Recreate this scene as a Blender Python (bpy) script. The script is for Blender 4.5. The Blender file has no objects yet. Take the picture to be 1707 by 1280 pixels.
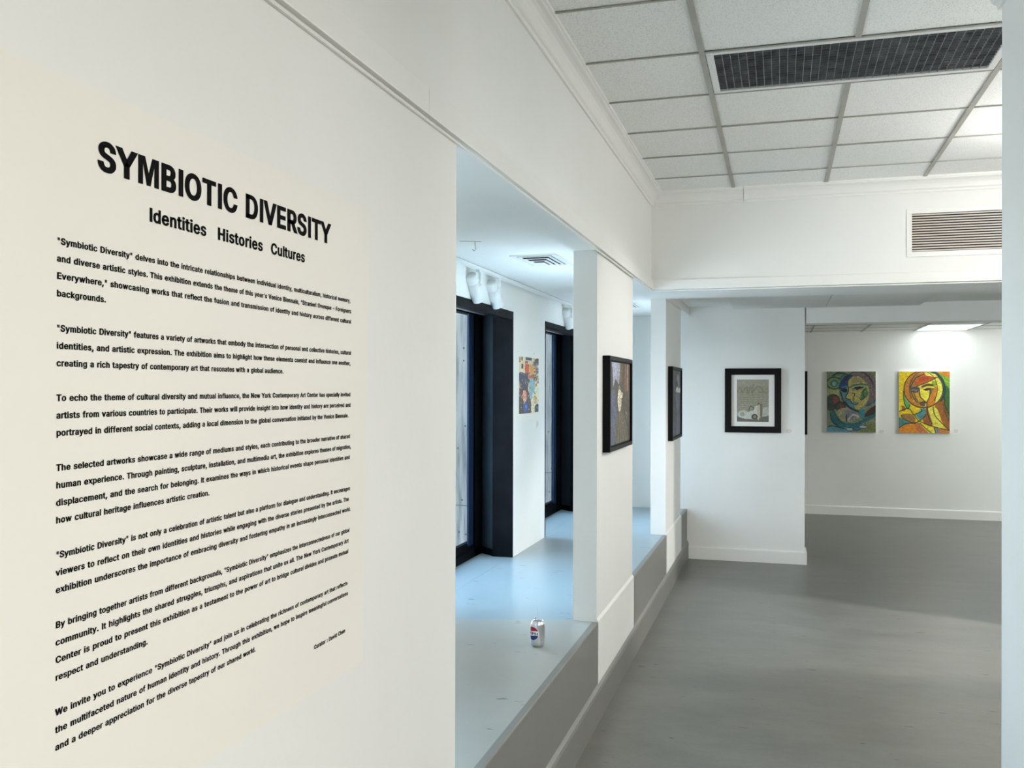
import bpy, bmesh, math, random
import numpy as np
from mathutils import Vector, Matrix
from mathutils.geometry import tessellate_polygon

S = bpy.context.scene
COL = S.collection
EYE = 1.6895                       # eye height above the gallery floor

# ------------------------------------------------------------------ camera
cam_d = bpy.data.cameras.new('camera')
cam = bpy.data.objects.new('camera', cam_d); COL.objects.link(cam)
S.camera = cam
cam_d.sensor_fit = 'HORIZONTAL'; cam_d.sensor_width = 36.0
cam_d.lens = 1635.54 / 1707 * 36.0
cam_d.shift_x = 75.76 / 1707; cam_d.shift_y = 3.54 / 1707
cam_d.clip_start = 0.05; cam_d.clip_end = 200
_yaw, _pitch, _roll = 0.30993, 0.00276, 0.00226
_r = Vector((math.cos(_yaw), math.sin(_yaw), 0))
_f = Vector((-math.sin(_yaw) * math.cos(_pitch), math.cos(_yaw) * math.cos(_pitch), math.sin(_pitch)))
_u = _r.cross(_f)
_r2 = _r * math.cos(_roll) + _u * math.sin(_roll)
_u2 = _u * math.cos(_roll) - _r * math.sin(_roll)
cam.matrix_world = Matrix(((_r2.x, _u2.x, -_f.x, 0), (_r2.y, _u2.y, -_f.y, 0), (_r2.z, _u2.z, -_f.z, EYE), (0, 0, 0, 1)))

# ------------------------------------------------------------------ world, lights, exposure
W = bpy.data.worlds.new('overcast_sky'); S.world = W
W.use_nodes = True
_bg = W.node_tree.nodes['Background']
_bg.inputs[1].default_value = 9.6
# pale overcast sky, brighter towards the horizon
_tc = W.node_tree.nodes.new('ShaderNodeTexCoord'); _sx = W.node_tree.nodes.new('ShaderNodeSeparateXYZ')
_rp = W.node_tree.nodes.new('ShaderNodeValToRGB')
W.node_tree.links.new(_tc.outputs['Generated'], _sx.inputs[0]); W.node_tree.links.new(_sx.outputs['Z'], _rp.inputs[0]); W.node_tree.links.new(_rp.outputs[0], _bg.inputs[0])
_rp.color_ramp.elements[0].position = 0.0; _rp.color_ramp.elements[0].color = (0.76, 0.89, 1.0, 1)
_rp.color_ramp.elements[1].position = 0.75; _rp.color_ramp.elements[1].color = (0.27, 0.41, 0.57, 1)
S.view_settings.view_transform = 'Standard'; S.view_settings.look = 'None'
S.view_settings.gamma = 1.0; S.view_settings.use_curve_mapping = False
S.view_settings.exposure = 0.50
S.cycles.max_bounces = 10; S.cycles.diffuse_bounces = 6; S.cycles.glossy_bounces = 4
S.cycles.transparent_max_bounces = 12; S.cycles.sample_clamp_indirect = 6.0
S.cycles.use_denoising = True

def lamp(name, kind, loc, power, color, size=0.5, size_y=None, target=None, **kw):
    d = bpy.data.lights.new(name, kind); d.energy = power; d.color = color
    if kind == 'AREA':
        d.shape = 'RECTANGLE' if size_y else 'SQUARE'; d.size = size
        if size_y: d.size_y = size_y
    else:
        d.shadow_soft_size = size
    for k, v in kw.items(): setattr(d, k, v)
    o = bpy.data.objects.new(name, d); COL.objects.link(o); o.location = loc
    if target is not None:
        o.rotation_euler = (Vector(target) - Vector(loc)).to_track_quat('-Z', 'Y').to_euler()
    return o

WARM = (1.0, 0.975, 0.925); COOL = (0.90, 0.97, 1.0)
# sun from behind the building: it brightens the paving outside, not the rooms
lamp('sun', 'SUN', (-6, 6, 12), 80, (1.0, 0.97, 0.92), math.radians(0.6), target=(-10, 5, 6.6))
# ceiling troffers of the near room, above and behind the viewer
lamp('ceiling_lamp', 'AREA', (2.5, 0.5, 3.07), 146, WARM, 1.2, 0.6)
lamp('ceiling_lamp', 'AREA', (3.6, 4.4, 3.07), 15, WARM, 1.2, 0.6)
# hidden by the pillar: an added fill lamp, then the ceiling glow's source
lamp('unseen_lamp', 'POINT', (2.2, 4.9, 2.10), 45, WARM, 0.16)
lamp('unseen_lamp', 'POINT', (1.62, 5.75, 2.86), 23, WARM, 0.07)
# lamp far to the right: its light is cut off by the fascia and the wall beside it
lamp('wall_spot', 'SPOT', (4.4, 6.86, 2.455), 430, WARM, 0.02, target=(0.5, 7.95, 0.0), spot_size=0.84, spot_blend=0.45)
# unseen fill lamp added to brighten the back room
lamp('unseen_lamp', 'POINT', (4.2, 12.2, 2.0), 84, (0.95, 1.0, 0.95), 0.16)
# track spot beside the vent that lights the first pier
lamp('unseen_spot', 'SPOT', (1.55, 6.55, 2.72), 74, WARM, 0.04, target=(-0.89, 5.75, 1.40), spot_size=0.92, spot_blend=0.8)
# unseen spot added over the viewer to brighten the block with the drawing
lamp('unseen_spot', 'SPOT', (0.25, 0.6, 2.60), 240, WARM, 0.25, target=(-0.50, 10.0, 0.85), spot_size=0.27, spot_blend=0.6)
# panel lamp over the yellow painting
lamp('panel_lamp', 'AREA', (1.99, 13.54, 2.462), 3.4, (0.93, 0.99, 1.0), 0.58, 1.1)

# ------------------------------------------------------------------ materials
def lin(c):
    return tuple(((x / 255) / 12.92 if x / 255 <= 0.04045 else ((x / 255 + 0.055) / 1.055) ** 2.4) for x in c)

def mat(name, rgb, rough=0.5, metal=0.0, spec=0.5, bump=0.0, bscale=60, mottle=0.0, mscale=2.0, emit=None, estr=0.0, tone=None):
    """rgb is linear; mottle mixes a second tone of the same paint through noise"""
    m = bpy.data.materials.new(name); m.use_nodes = True
    nt = m.node_tree; b = nt.nodes['Principled BSDF']
    b.inputs['Base Color'].default_value = (*rgb, 1); b.inputs['Roughness'].default_value = rough
    b.inputs['Metallic'].default_value = metal; b.inputs['Specular IOR Level'].default_value = spec
    tc = nt.nodes.new('ShaderNodeTexCoord')
    if mottle:
        n = nt.nodes.new('ShaderNodeTexNoise'); n.inputs['Scale'].default_value = mscale; n.inputs['Detail'].default_value = 5
        nt.links.new(tc.outputs['Object'], n.inputs['Vector'])
        r = nt.nodes.new('ShaderNodeValToRGB')
        t2 = tone if tone else tuple(c * (1 - mottle) for c in rgb)
        r.color_ramp.elements[0].position = 0.35; r.color_ramp.elements[0].color = (*t2, 1)
        r.color_ramp.elements[1].position = 0.65; r.color_ramp.elements[1].color = (*rgb, 1)
        nt.links.new(n.outputs['Fac'], r.inputs[0]); nt.links.new(r.outputs[0], b.inputs['Base Color'])
    if bump:
        n2 = nt.nodes.new('ShaderNodeTexNoise'); n2.inputs['Scale'].default_value = bscale; n2.inputs['Detail'].default_value = 4
        nt.links.new(tc.outputs['Object'], n2.inputs['Vector'])
        bp = nt.nodes.new('ShaderNodeBump'); bp.inputs['Strength'].default_value = bump; bp.inputs['Distance'].default_value = 0.01
        nt.links.new(n2.outputs['Fac'], bp.inputs['Height']); nt.links.new(bp.outputs[0], b.inputs['Normal'])
    if emit:
        b.inputs['Emission Color'].default_value = (*emit, 1); b.inputs['Emission Strength'].default_value = estr
    return m

M = {}
M['wall'] = mat('white_wall_paint', (0.845, 0.85, 0.83), 0.55, bump=0.10, bscale=22, mottle=0.03, mscale=1.6)
M['trim'] = mat('white_trim_paint', (0.85, 0.85, 0.825), 0.4, bump=0.04, bscale=15)
M['groove'] = mat('dark_gap', (0.16, 0.16, 0.15), 0.9)
M['sheet'] = mat('cream_vinyl', (0.86, 0.84, 0.78), 0.5, bump=0.03, bscale=9, mottle=0.02, mscale=3)
M['ink'] = mat('black_ink', (0.007, 0.007, 0.008), 0.8, spec=0.06)
M['black'] = mat('black_frame_lacquer', (0.004, 0.004, 0.005), 0.5, spec=0.12)
M['black_metal'] = mat('black_window_metal', (0.0015, 0.002, 0.003), 0.5, spec=0.03, mottle=0.6, mscale=9, tone=(0.004, 0.005, 0.007))
M['slate'] = mat('dark_slate_metal', (0.034, 0.052, 0.066), 0.4, spec=0.2, mottle=0.3, mscale=1.5)
M['navy'] = mat('sky_tinted_black_metal', (0.008, 0.018, 0.040), 0.45, spec=0.06)  # blue of the reflected sky is put into the stile's colour
M['soffit_metal'] = mat('grey_head_metal', (0.16, 0.165, 0.18), 0.5, mottle=0.3, mscale=6)
M['white_metal'] = mat('white_powder_coat', (0.78, 0.79, 0.78), 0.35)
M['mat_board'] = mat('mat_board', (0.80, 0.79, 0.76), 0.8)
M['paper'] = mat('print_paper', (0.86, 0.85, 0.81), 0.7)
M['grid'] = mat('aged_grid_metal', (0.42, 0.41, 0.37), 0.5, mottle=0.15, mscale=5)
M['louver'] = mat('dark_louver_metal', (0.20, 0.212, 0.23), 0.35, mottle=0.5, mscale=14)
M['dark'] = mat('dark_cavity', (0.012, 0.013, 0.016), 0.8)
M['vent_slat'] = mat('stained_slat_metal', (0.74, 0.73, 0.71), 0.5, mottle=0.4, mscale=2.0, tone=(0.66, 0.58, 0.51))
M['panel'] = mat('soffit_panel_paint', (0.78, 0.79, 0.78), 0.6, bump=0.05, bscale=10)
M['aluminium'] = mat('brushed_aluminium', (0.60, 0.61, 0.63), 0.30, metal=1.0)
M['can_red'] = mat('red_can_ink', (0.30, 0.012, 0.022), 0.3, spec=0.4)
M['can_blue'] = mat('blue_can_ink', (0.012, 0.016, 0.13), 0.3, spec=0.4)
M['can_white'] = mat('white_can_ink', (0.82, 0.83, 0.85), 0.3)
M['wire'] = mat('pale_wire', (0.55, 0.56, 0.55), 0.4)
M['lens'] = mat('spot_reflector', (0.35, 0.37, 0.38), 0.2, metal=0.7)
M['light_panel'] = mat('lit_diffuser', (0.9, 0.9, 0.9), 0.5, emit=(0.92, 0.98, 1.0), estr=1.6)
M['grey_text'] = mat('grey_print', (0.40, 0.40, 0.40), 0.7)
M['asphalt'] = mat('outdoor_paving', (0.58, 0.58, 0.57), 0.9, mottle=0.2, mscale=2)

def floor_mat(name, rgb, dark, rough):
    m = bpy.data.materials.new(name); m.use_nodes = True
    nt = m.node_tree; N = nt.nodes; L = nt.links; b = N['Principled BSDF']
    tc = N.new('ShaderNodeTexCoord')
    mp = N.new('ShaderNodeMapping'); mp.inputs['Scale'].default_value = (1.1, 2.1, 1); L.new(tc.outputs['Object'], mp.inputs[0])
    n1 = N.new('ShaderNodeTexNoise'); n1.inputs['Scale'].default_value = 1.6; n1.inputs['Detail'].default_value = 12; n1.inputs['Roughness'].default_value = 0.74
    L.new(mp.outputs[0], n1.inputs['Vector'])
    r1 = N.new('ShaderNodeValToRGB'); r1.color_ramp.elements[0].position = 0.33; r1.color_ramp.elements[1].position = 0.66
    r1.color_ramp.elements[0].color = (*dark, 1); r1.color_ramp.elements[1].color = (*rgb, 1)
    L.new(n1.outputs['Fac'], r1.inputs[0])
    n5 = N.new('ShaderNodeTexNoise'); n5.inputs['Scale'].default_value = 55; n5.inputs['Detail'].default_value = 4; L.new(mp.outputs[0], n5.inputs['Vector'])
    ad = N.new('ShaderNodeMath'); ad.operation = 'MULTIPLY_ADD'; ad.inputs[1].default_value = 0.22; L.new(n5.outputs['Fac'], ad.inputs[0])
    sb = N.new('ShaderNodeMath'); sb.operation = 'SUBTRACT'; sb.inputs[1].default_value = 0.11; L.new(n1.outputs['Fac'], sb.inputs[0]); L.new(sb.outputs[0], ad.inputs[2])
    L.new(ad.outputs[0], r1.inputs[0])
    # scuffs and specks
    n2 = N.new('ShaderNodeTexNoise'); n2.inputs['Scale'].default_value = 13; n2.inputs['Detail'].default_value = 3
    mp2 = N.new('ShaderNodeMapping'); mp2.inputs['Scale'].default_value = (0.7, 2.2, 1); L.new(tc.outputs['Object'], mp2.inputs[0])
    L.new(mp2.outputs[0], n2.inputs['Vector'])
    r2 = N.new('ShaderNodeValToRGB'); r2.color_ramp.elements[0].position = 0.27; r2.color_ramp.elements[1].position = 0.31
    r2.color_ramp.elements[0].color = (0.35, 0.35, 0.35, 1); r2.color_ramp.elements[1].color = (1, 1, 1, 1)
    L.new(n2.outputs['Fac'], r2.inputs[0])
    mx = N.new('ShaderNodeMix'); mx.data_type = 'RGBA'; mx.blend_type = 'MULTIPLY'; mx.inputs['Factor'].default_value = 1
    L.new(r1.outputs[0], mx.inputs['A']); L.new(r2.outputs[0], mx.inputs['B']); L.new(mx.outputs['Result'], b.inputs['Base Color'])
    mr = N.new('ShaderNodeMapRange'); mr.inputs['To Min'].default_value = rough - 0.07; mr.inputs['To Max'].default_value = rough + 0.12
    L.new(n1.outputs['Fac'], mr.inputs['Value']); L.new(mr.outputs[0], b.inputs['Roughness'])
    bp = N.new('ShaderNodeBump'); bp.inputs['Strength'].default_value = 0.06; bp.inputs['Distance'].default_value = 0.01
    n3 = N.new('ShaderNodeTexNoise'); n3.inputs['Scale'].default_value = 9; n3.inputs['Detail'].default_value = 5; L.new(tc.outputs['Object'], n3.inputs['Vector'])
    L.new(n3.outputs['Fac'], bp.inputs['Height']); L.new(bp.outputs[0], b.inputs['Normal'])
    return m
M['floor'] = floor_mat('grey_floor_paint', (0.215, 0.209, 0.188), (0.135, 0.133, 0.121), 0.36)
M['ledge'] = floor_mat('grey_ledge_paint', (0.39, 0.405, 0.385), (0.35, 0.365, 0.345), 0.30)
M['platform'] = floor_mat('sky_tinted_platform_paint', (0.31, 0.375, 0.405), (0.27, 0.335, 0.365), 0.28)  # blue of the window light is mixed into this paint
M['parapet'] = mat('grey_parapet_paint', (0.205, 0.203, 0.187), 0.4, bump=0.05, bscale=12, mottle=0.06, mscale=2)

def tile_mat():
    m = mat('speckled_ceiling_tile', (0.74, 0.75, 0.74), 0.9)
    nt = m.node_tree; N = nt.nodes; L = nt.links; b = N['Principled BSDF']
    tc = N['Texture Coordinate'] if 'Texture Coordinate' in N else N.new('ShaderNodeTexCoord')
    n = N.new('ShaderNodeTexNoise'); n.inputs['Scale'].default_value = 190; n.inputs['Detail'].default_value = 3
    L.new(tc.outputs['Object'], n.inputs['Vector'])
    r = N.new('ShaderNodeValToRGB'); r.color_ramp.elements[0].position = 0.34; r.color_ramp.elements[1].position = 0.47
    r.color_ramp.elements[0].color = (0.68, 0.69, 0.68, 1); r.color_ramp.elements[1].color = (0.90, 0.91, 0.89, 1)
    L.new(n.outputs['Fac'], r.inputs[0]); L.new(r.outputs[0], b.inputs['Base Color'])
    bp = N.new('ShaderNodeBump'); bp.inputs['Strength'].default_value = 0.25; bp.inputs['Distance'].default_value = 0.004
    L.new(n.outputs['Fac'], bp.inputs['Height']); L.new(bp.outputs[0], b.inputs['Normal'])
    return m
M['tile'] = tile_mat()

def concrete_mat():
    m = mat('board_marked_concrete', (0.5, 0.52, 0.52), 0.85)
    nt = m.node_tree; N = nt.nodes; L = nt.links; b = N['Principled BSDF']
    tc = N.new('ShaderNodeTexCoord'); mp = N.new('ShaderNodeMapping'); mp.inputs['Scale'].default_value = (38, 38, 3)
    L.new(tc.outputs['Object'], mp.inputs[0])
    n = N.new('ShaderNodeTexNoise'); n.inputs['Scale'].default_value = 1.0; n.inputs['Detail'].default_value = 7; L.new(mp.outputs[0], n.inputs['Vector'])
    r = N.new('ShaderNodeValToRGB'); r.color_ramp.elements[0].position = 0.32; r.color_ramp.elements[1].position = 0.6
    r.color_ramp.elements[0].color = (0.045, 0.046, 0.046, 1); r.color_ramp.elements[1].color = (0.105, 0.103, 0.098, 1)
    L.new(n.outputs['Fac'], r.inputs[0]); L.new(r.outputs[0], b.inputs['Base Color'])
    bp = N.new('ShaderNodeBump'); bp.inputs['Strength'].default_value = 0.5; bp.inputs['Distance'].default_value = 0.01
    L.new(n.outputs['Fac'], bp.inputs['Height']); L.new(bp.outputs[0], b.inputs['Normal'])
    return m
M['concrete'] = concrete_mat()

def glass_mat():
    m = bpy.data.materials.new('window_glass'); m.use_nodes = True
    nt = m.node_tree; N = nt.nodes; L = nt.links
    for n in list(N): N.remove(n)
    out = N.new('ShaderNodeOutputMaterial'); tr = N.new('ShaderNodeBsdfTransparent'); gl = N.new('ShaderNodeBsdfGlossy')
    tr.inputs[0].default_value = (0.93, 0.97, 0.98, 1); gl.inputs['Roughness'].default_value = 0.02
    lw = N.new('ShaderNodeLayerWeight'); lw.inputs[0].default_value = 0.5
    pw = N.new('ShaderNodeMath'); pw.operation = 'POWER'; pw.inputs[1].default_value = 4.0; L.new(lw.outputs['Facing'], pw.inputs[0])
    fr = N.new('ShaderNodeMath'); fr.operation = 'MULTIPLY_ADD'; fr.inputs[1].default_value = 0.30; fr.inputs[2].default_value = 0.03; L.new(pw.outputs[0], fr.inputs[0])
    mx = N.new('ShaderNodeMixShader')
    L.new(fr.outputs[0], mx.inputs[0]); L.new(tr.outputs[0], mx.inputs[1]); L.new(gl.outputs[0], mx.inputs[2]); L.new(mx.outputs[0], out.inputs[0])
    return m
M['glass'] = glass_mat()

def pigment_mat(name, rough=0.5):
    m = bpy.data.materials.new(name); m.use_nodes = True
    nt = m.node_tree; b = nt.nodes['Principled BSDF']; b.inputs['Roughness'].default_value = rough
    a = nt.nodes.new('ShaderNodeAttribute'); a.attribute_name = 'pigment'
    nt.links.new(a.outputs['Color'], b.inputs['Base Color'])
    return m
M['pigment'] = pigment_mat('painted_pigment', 0.55)
M['print'] = pigment_mat('printed_pigment', 0.6)

# ------------------------------------------------------------------ mesh helpers
class MB:
    def __init__(s): s.v = []; s.f = []; s.mi = []; s.sm = []; s.k = 0
    def _add(s, vs, fs, sm=False):
        o = len(s.v); s.v += [tuple(p) for p in vs]
        for f in fs: s.f.append(tuple(i + o for i in f)); s.mi.append(s.k); s.sm.append(sm)
        return s
    def slot(s, k): s.k = k; return s
    def box(s, x0, x1, y0, y1, z0, z1):
        x0, x1 = sorted((x0, x1)); y0, y1 = sorted((y0, y1)); z0, z1 = sorted((z0, z1))
        return s._add([(x0,y0,z0),(x1,y0,z0),(x1,y1,z0),(x0,y1,z0),(x0,y0,z1),(x1,y0,z1),(x1,y1,z1),(x0,y1,z1)],
                      [(0,3,2,1),(4,5,6,7),(0,1,5,4),(1,2,6,5),(2,3,7,6),(3,0,4,7)])
    def bbox(s, x0, x1, y0, y1, z0, z1, b=0.004, seg=2):
        """box with rounded edges"""
        bm = bmesh.new(); bmesh.ops.create_cube(bm, size=1)
        for v in bm.verts: v.co = Vector(((x0+x1)/2 + v.co.x*(x1-x0), (y0+y1)/2 + v.co.y*(y1-y0), (z0+z1)/2 + v.co.z*(z1-z0)))
        bmesh.ops.bevel(bm, geom=list(bm.edges), offset=b, segments=seg, profile=0.5, affect='EDGES')
        return s.take(bm)
    def take(s, bm, sm=False):
        bm.verts.index_update()
        s._add([v.co[:] for v in bm.verts], [[v.index for v in f.verts] for f in bm.faces], sm); bm.free(); return s
    def quad(s, a, b, c, d): return s._add([a, b, c, d], [(0, 1, 2, 3)])
    def prism(s, prof, fn, t0, t1, closed=True):
        """profile of 2D points swept straight; fn(p, q, t) -> xyz"""
        n = len(prof)
        vs = [fn(p, q, t0) for p, q in prof] + [fn(p, q, t1) for p, q in prof]
        fs = [(i, (i+1) % n, n + (i+1) % n, n + i) for i in range(n if closed else n-1)]
        if closed: fs += [tuple(range(n))[::-1], tuple(range(n, 2*n))]
        return s._add(vs, fs)
    def lathe(s, prof, seg=32, M4=None, caps=True, a0=0.0, a1=2*math.pi):
        full = abs(a1 - a0 - 2*math.pi) < 1e-6
        n = len(prof); cnt = seg if full else seg + 1; vs = []
        for i in range(cnt):
            a = a0 + (a1 - a0) * i / seg
            for r, z in prof:
                p = Vector((r*math.cos(a), r*math.sin(a), z)); vs.append(tuple(M4 @ p if M4 else p))
        fs = []
        for i in range(seg):
            j = (i+1) % cnt
            for k in range(n-1): fs.append((i*n+k, j*n+k, j*n+k+1, i*n+k+1))
        s._add(vs, fs, True)
        if caps and full:
            s._add([vs[i*n] for i in range(cnt)], [tuple(range(cnt))[::-1]])
            s._add([vs[i*n+n-1] for i in range(cnt)], [tuple(range(cnt))])
        return s
    def tube(s, pts, r, seg=8):
        pts = [Vector(p) for p in pts]; rings = []
        for i, p in enumerate(pts):
            d = (pts[min(i+1, len(pts)-1)] - pts[max(i-1, 0)]).normalized()
            a = Vector((0, 0, 1)) if abs(d.z) < 0.9 else Vector((1, 0, 0))
            u = d.cross(a).normalized(); w = d.cross(u)
            rings.append([p + (u*math.cos(2*math.pi*k/seg) + w*math.sin(2*math.pi*k/seg)) * (r[i] if isinstance(r, (list, tuple)) else r) for k in range(seg)])
        vs = [v for R in rings for v in R]; fs = []
        for i in range(len(pts)-1):
            for k in range(seg): fs.append((i*seg+k, i*seg+(k+1) % seg, (i+1)*seg+(k+1) % seg, (i+1)*seg+k))
        fs += [tuple(range(seg))[::-1], tuple(range((len(pts)-1)*seg, len(pts)*seg))]
        return s._add(vs, fs, True)
    def build(s, name, mats, parent=None, loc=None):
        me = bpy.data.meshes.new(name); me.from_pydata(s.v, [], s.f)
        for m in (mats if isinstance(mats, (list, tuple)) else [mats]): me.materials.append(m)
        me.polygons.foreach_set('material_index', s.mi); me.polygons.foreach_set('use_smooth', s.sm); me.update()
        bm = bmesh.new(); bm.from_mesh(me); bmesh.ops.recalc_face_normals(bm, faces=bm.faces); bm.to_mesh(me); bm.free()
        o = bpy.data.objects.new(name, me); COL.objects.link(o)
        if parent: o.parent = parent
        if loc: o.location = loc
        return o

def tag(o, label, cat, group=None):
    o['label'] = label; o['category'] = cat
    if group: o['group'] = group
    return o
def thing(name, label, cat, loc, rz=0.0, group=None):
    o = bpy.data.objects.new(name, None); COL.objects.link(o); o.empty_display_size = 0.05
    o.location = loc; o.rotation_euler = (0, 0, rz)
    return tag(o, label, cat, group)
def struct(name, mb, m, parent=None):
    o = mb.build(name, m, parent); o['kind'] = 'structure'; return o
def copy_thing(src, loc, label, rz=None):
    c = src.copy(); COL.objects.link(c); c.location = loc; c['label'] = label
    if rz is not None: c.rotation_euler = (0, 0, rz)
    for ch in list(src.children):
        d = ch.copy(); COL.objects.link(d); d.parent = c
        for g in list(ch.children):
            e = g.copy(); COL.objects.link(e); e.parent = d
    return c
FACE_E = math.pi / 2        # hung on a wall that faces +X: local x runs along +Y, local -y points into the room

# ------------------------------------------------------------------ setting: dimensions (metres)
XW, XB = -0.891, -1.815     # room face of the left wall, face of the window wall
Y1, P1, P2, P3, P4 = 2.682, 5.003, 6.276, 8.170, 9.418
YF, YE, YK = 7.156, 10.027, 14.165
ZS, ZT, ZA, ZC = 0.494, 2.405, 2.43, 3.0955
XR, YN = 7.2, -3.2          # far right wall, wall behind the viewer

struct('floor', MB().box(-1.05, XR, YN, 10.027, -0.12, 0.0).box(-2.1, XR, 10.027, YK + 0.1, -0.12, 0.0), M['floor'])
# left wall: the solid stretch with the text, the deep beam above the openings
wl = MB().box(-1.022, XW, YN, Y1, 0, ZT).box(-1.022, XW, YN, YF, ZT, 3.4)
struct('wall_left', wl, M['wall'])
# piers between the openings; below the ledge the white paint runs on to the skirting
for i, (a, b) in enumerate(((P1, P2), (P3, P4))):
    pm = MB().box(-1.022, XW - 0.008, a, b, ZS, ZA + (0.05 if i else 0))
    pm.prism([(XW + 0.002, 0.17), (XW + 0.002, ZS + 0.002), (XW - 0.008, ZS + 0.016), (XW - 0.035, ZS + 0.016), (XW - 0.035, 0.17)],
             lambda p, q, t: (p, t, q), a - 0.0012, b + 0.0012)
    struct('wall_pier_near' if i == 0 else 'wall_pier_far', pm, M['wall'])
# raised platform of the window bay with its parapet face
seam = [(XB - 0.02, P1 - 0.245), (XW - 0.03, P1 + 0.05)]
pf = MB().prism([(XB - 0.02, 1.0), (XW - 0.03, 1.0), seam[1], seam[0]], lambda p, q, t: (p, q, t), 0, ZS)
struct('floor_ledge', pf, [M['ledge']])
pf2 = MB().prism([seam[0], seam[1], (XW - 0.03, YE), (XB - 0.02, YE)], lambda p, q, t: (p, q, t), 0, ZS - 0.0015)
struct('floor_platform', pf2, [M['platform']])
struct('wall_parapet', MB().prism([(XW - 0.03, 0), (XW, 0), (XW, ZS - 0.004), (XW - 0.004, ZS), (XW - 0.03, ZS)], lambda p, q, t: (p, t, q), Y1, YE), M['parapet'])
skirt = [(0, 0), (0.016, 0), (0.016, 0.150), (0.012, 0.166), (0.004, 0.176), (0, 0.180)]
struct('baseboard_left', MB().prism(skirt, lambda p, q, t: (XW + p, t, q), YN, YE), M['parapet'])
# end wall of the bay which carries on as the block facing the viewer
struct('wall_block', MB().box(-2.1, 0.222, YE, YE + 0.30, 0, 2.75), M['wall'])
sk2 = [(0, 0), (0.020, 0), (0.020, 0.112), (0.014, 0.122), (0, 0.126)]
bb = MB().prism(sk2, lambda p, q, t: (t, YE - p, q), XW + 0.016, 0.2419)
bb.prism(sk2, lambda p, q, t: (0.222 + p, t, q), YE - 0.0199, YE + 0.30)
struct('baseboard_block', bb, M['trim'])
# window wall
win_spans = [(1.62, 2.90), (4.90, 6.745), (7.745, 9.46)]  # first span is an unseen window, sized for the light it gives the bay
ww = MB(); prev = 1.0
for a, b in win_spans:
    ww.box(XB - 0.13, XB, prev, a, ZS - 0.2, 2.235); prev = b
ww.box(XB - 0.13, XB, prev, YE, ZS - 0.2, 2.235)
ww.box(XB - 0.13, XB, 1.0, YE, 2.235, 2.75)
struct('wall_window', ww, M['wall'])
struct('wall_bay_end', MB().box(XB - 0.3, XW - 0.02, 0.9, 1.0, 0, 2.75), M['wall'])
struct('ceiling_bay', MB().box(-2.2, -1.022, 0.9, YE, ZA, ZA + 0.1).box(-1.022, XW + 0.017, YF + 0.12, YE, ZA, ZA + 0.1), M['wall'])

# windows: black lined bays with splayed sides and fixed panes towards the outside
def window(n, a, b):
    fr = MB()
    fr.slot(0).box(XB - 0.145, XB + 0.003, b - 0.012, b + 0.004, ZS, 2.235)       # far reveal
    fr.box(XB - 0.13, XB + 0.003, a - 0.004, a + 0.012, ZS, 2.235)               # near reveal
    fr.box(XB - 0.055, XB + 0.004, a, b, 2.182, 2.238)                           # head casing
    fr.box(XB - 0.145, XB - 0.02, b, b + 0.03, ZS, 2.235).box(XB - 0.13, XB - 0.02, a - 0.03, a, ZS, 2.235)
    # outer frame: posts, bottom rail with ledges, head rail
    x0, x1 = -2.135, -2.075
    fr.box(x0, x1, b - 0.065, b + 0.23, ZS, 2.25).box(x0, x1, a - 0.23, a - 0.05, ZS, 2.25)
    fr.prism([(x1, ZS), (x1, ZS + 0.055), (x1 - 0.008, ZS + 0.062), (x1 - 0.008, ZS + 0.085), (x1 - 0.028, ZS + 0.108), (x0, ZS + 0.108), (x0, ZS)],
             lambda p, q, t: (p, t, q), a - 0.23, b + 0.23)
    fr.box(x0, x1, a - 0.23, b + 0.23, 2.215, 2.26)
    # splayed lining, black skirting strip along its foot
    fr.slot(1).prism([(XB - 0.145, b), (-2.075, b + 0.115), (-2.075, b + 0.155), (XB - 0.145, b + 0.03)], lambda p, q, t: (p, q, t), ZS, 2.235)
    fr.prism([(XB - 0.13, a), (-2.075, a - 0.175), (-2.075, a - 0.215), (XB - 0.13, a - 0.03)], lambda p, q, t: (p, q, t), ZS, 2.235)
    fr.slot(0).prism([(XB - 0.143, b - 0.004), (-2.075, b + 0.105), (-2.075, b + 0.115), (XB - 0.145, b)], lambda p, q, t: (p, q, t), ZS, ZS + 0.05)
    # inner stile of the pane
    fr.slot(2).box(x1 - 0.022, x1 - 0.012, b - 0.175, b - 0.065, ZS + 0.09, 2.23)
    fr.slot(3).box(x1, XB - 0.055, a - 0.2, b + 0.2, 2.226, 2.25)
    o = struct('window_%d' % n, fr, [M['black_metal'], M['slate'], M['navy'], M['soffit_metal']])
    struct('window_sill', MB().box(-2.08, XB - 0.02, a - 0.22, b + 0.22, ZS - 0.1, ZS - 0.001), M['platform'], o)
    struct('glass_pane', MB().box(-2.108, -2.102, a - 0.05, b - 0.07, ZS + 0.1, 2.22), M['glass'], o)
for i, (a, b) in enumerate(win_spans): window(i + 1, a, b)

# outdoors: paving and the building's concrete fins
struct('ground_outside', MB().box(-30, -2.4, -20, 40, -0.3, -0.05), M['asphalt'])
for i, y in enumerate((7.10, 10.16)):
    fin = MB().slot(0).box(-3.3, -2.142, y, y + 0.42, -0.05, 3.6)
    fin.slot(1)
    for hx, hz in ((-2.297, 2.0), (-2.297, 1.904), (-2.343, 1.237), (-2.309, 0.845), (-2.332, 0.60), (-2.279, 0.585), (-2.284, 1.407), (-2.50, 1.62)):
        fin.lathe([(0.0, -0.0015), (0.007, -0.0015), (0.007, 0.004)], 10, Matrix.Translation((hx, y, hz)) @ Matrix.Rotation(-math.pi/2, 4, 'X'), caps=False)
    fin.box(-3.3, -2.142, y - 0.0015, y + 0.001, 0.800, 0.806)
    struct('wall_fin_%s' % ('near', 'far')[i], fin, [M['concrete'], M['dark']])

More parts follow.
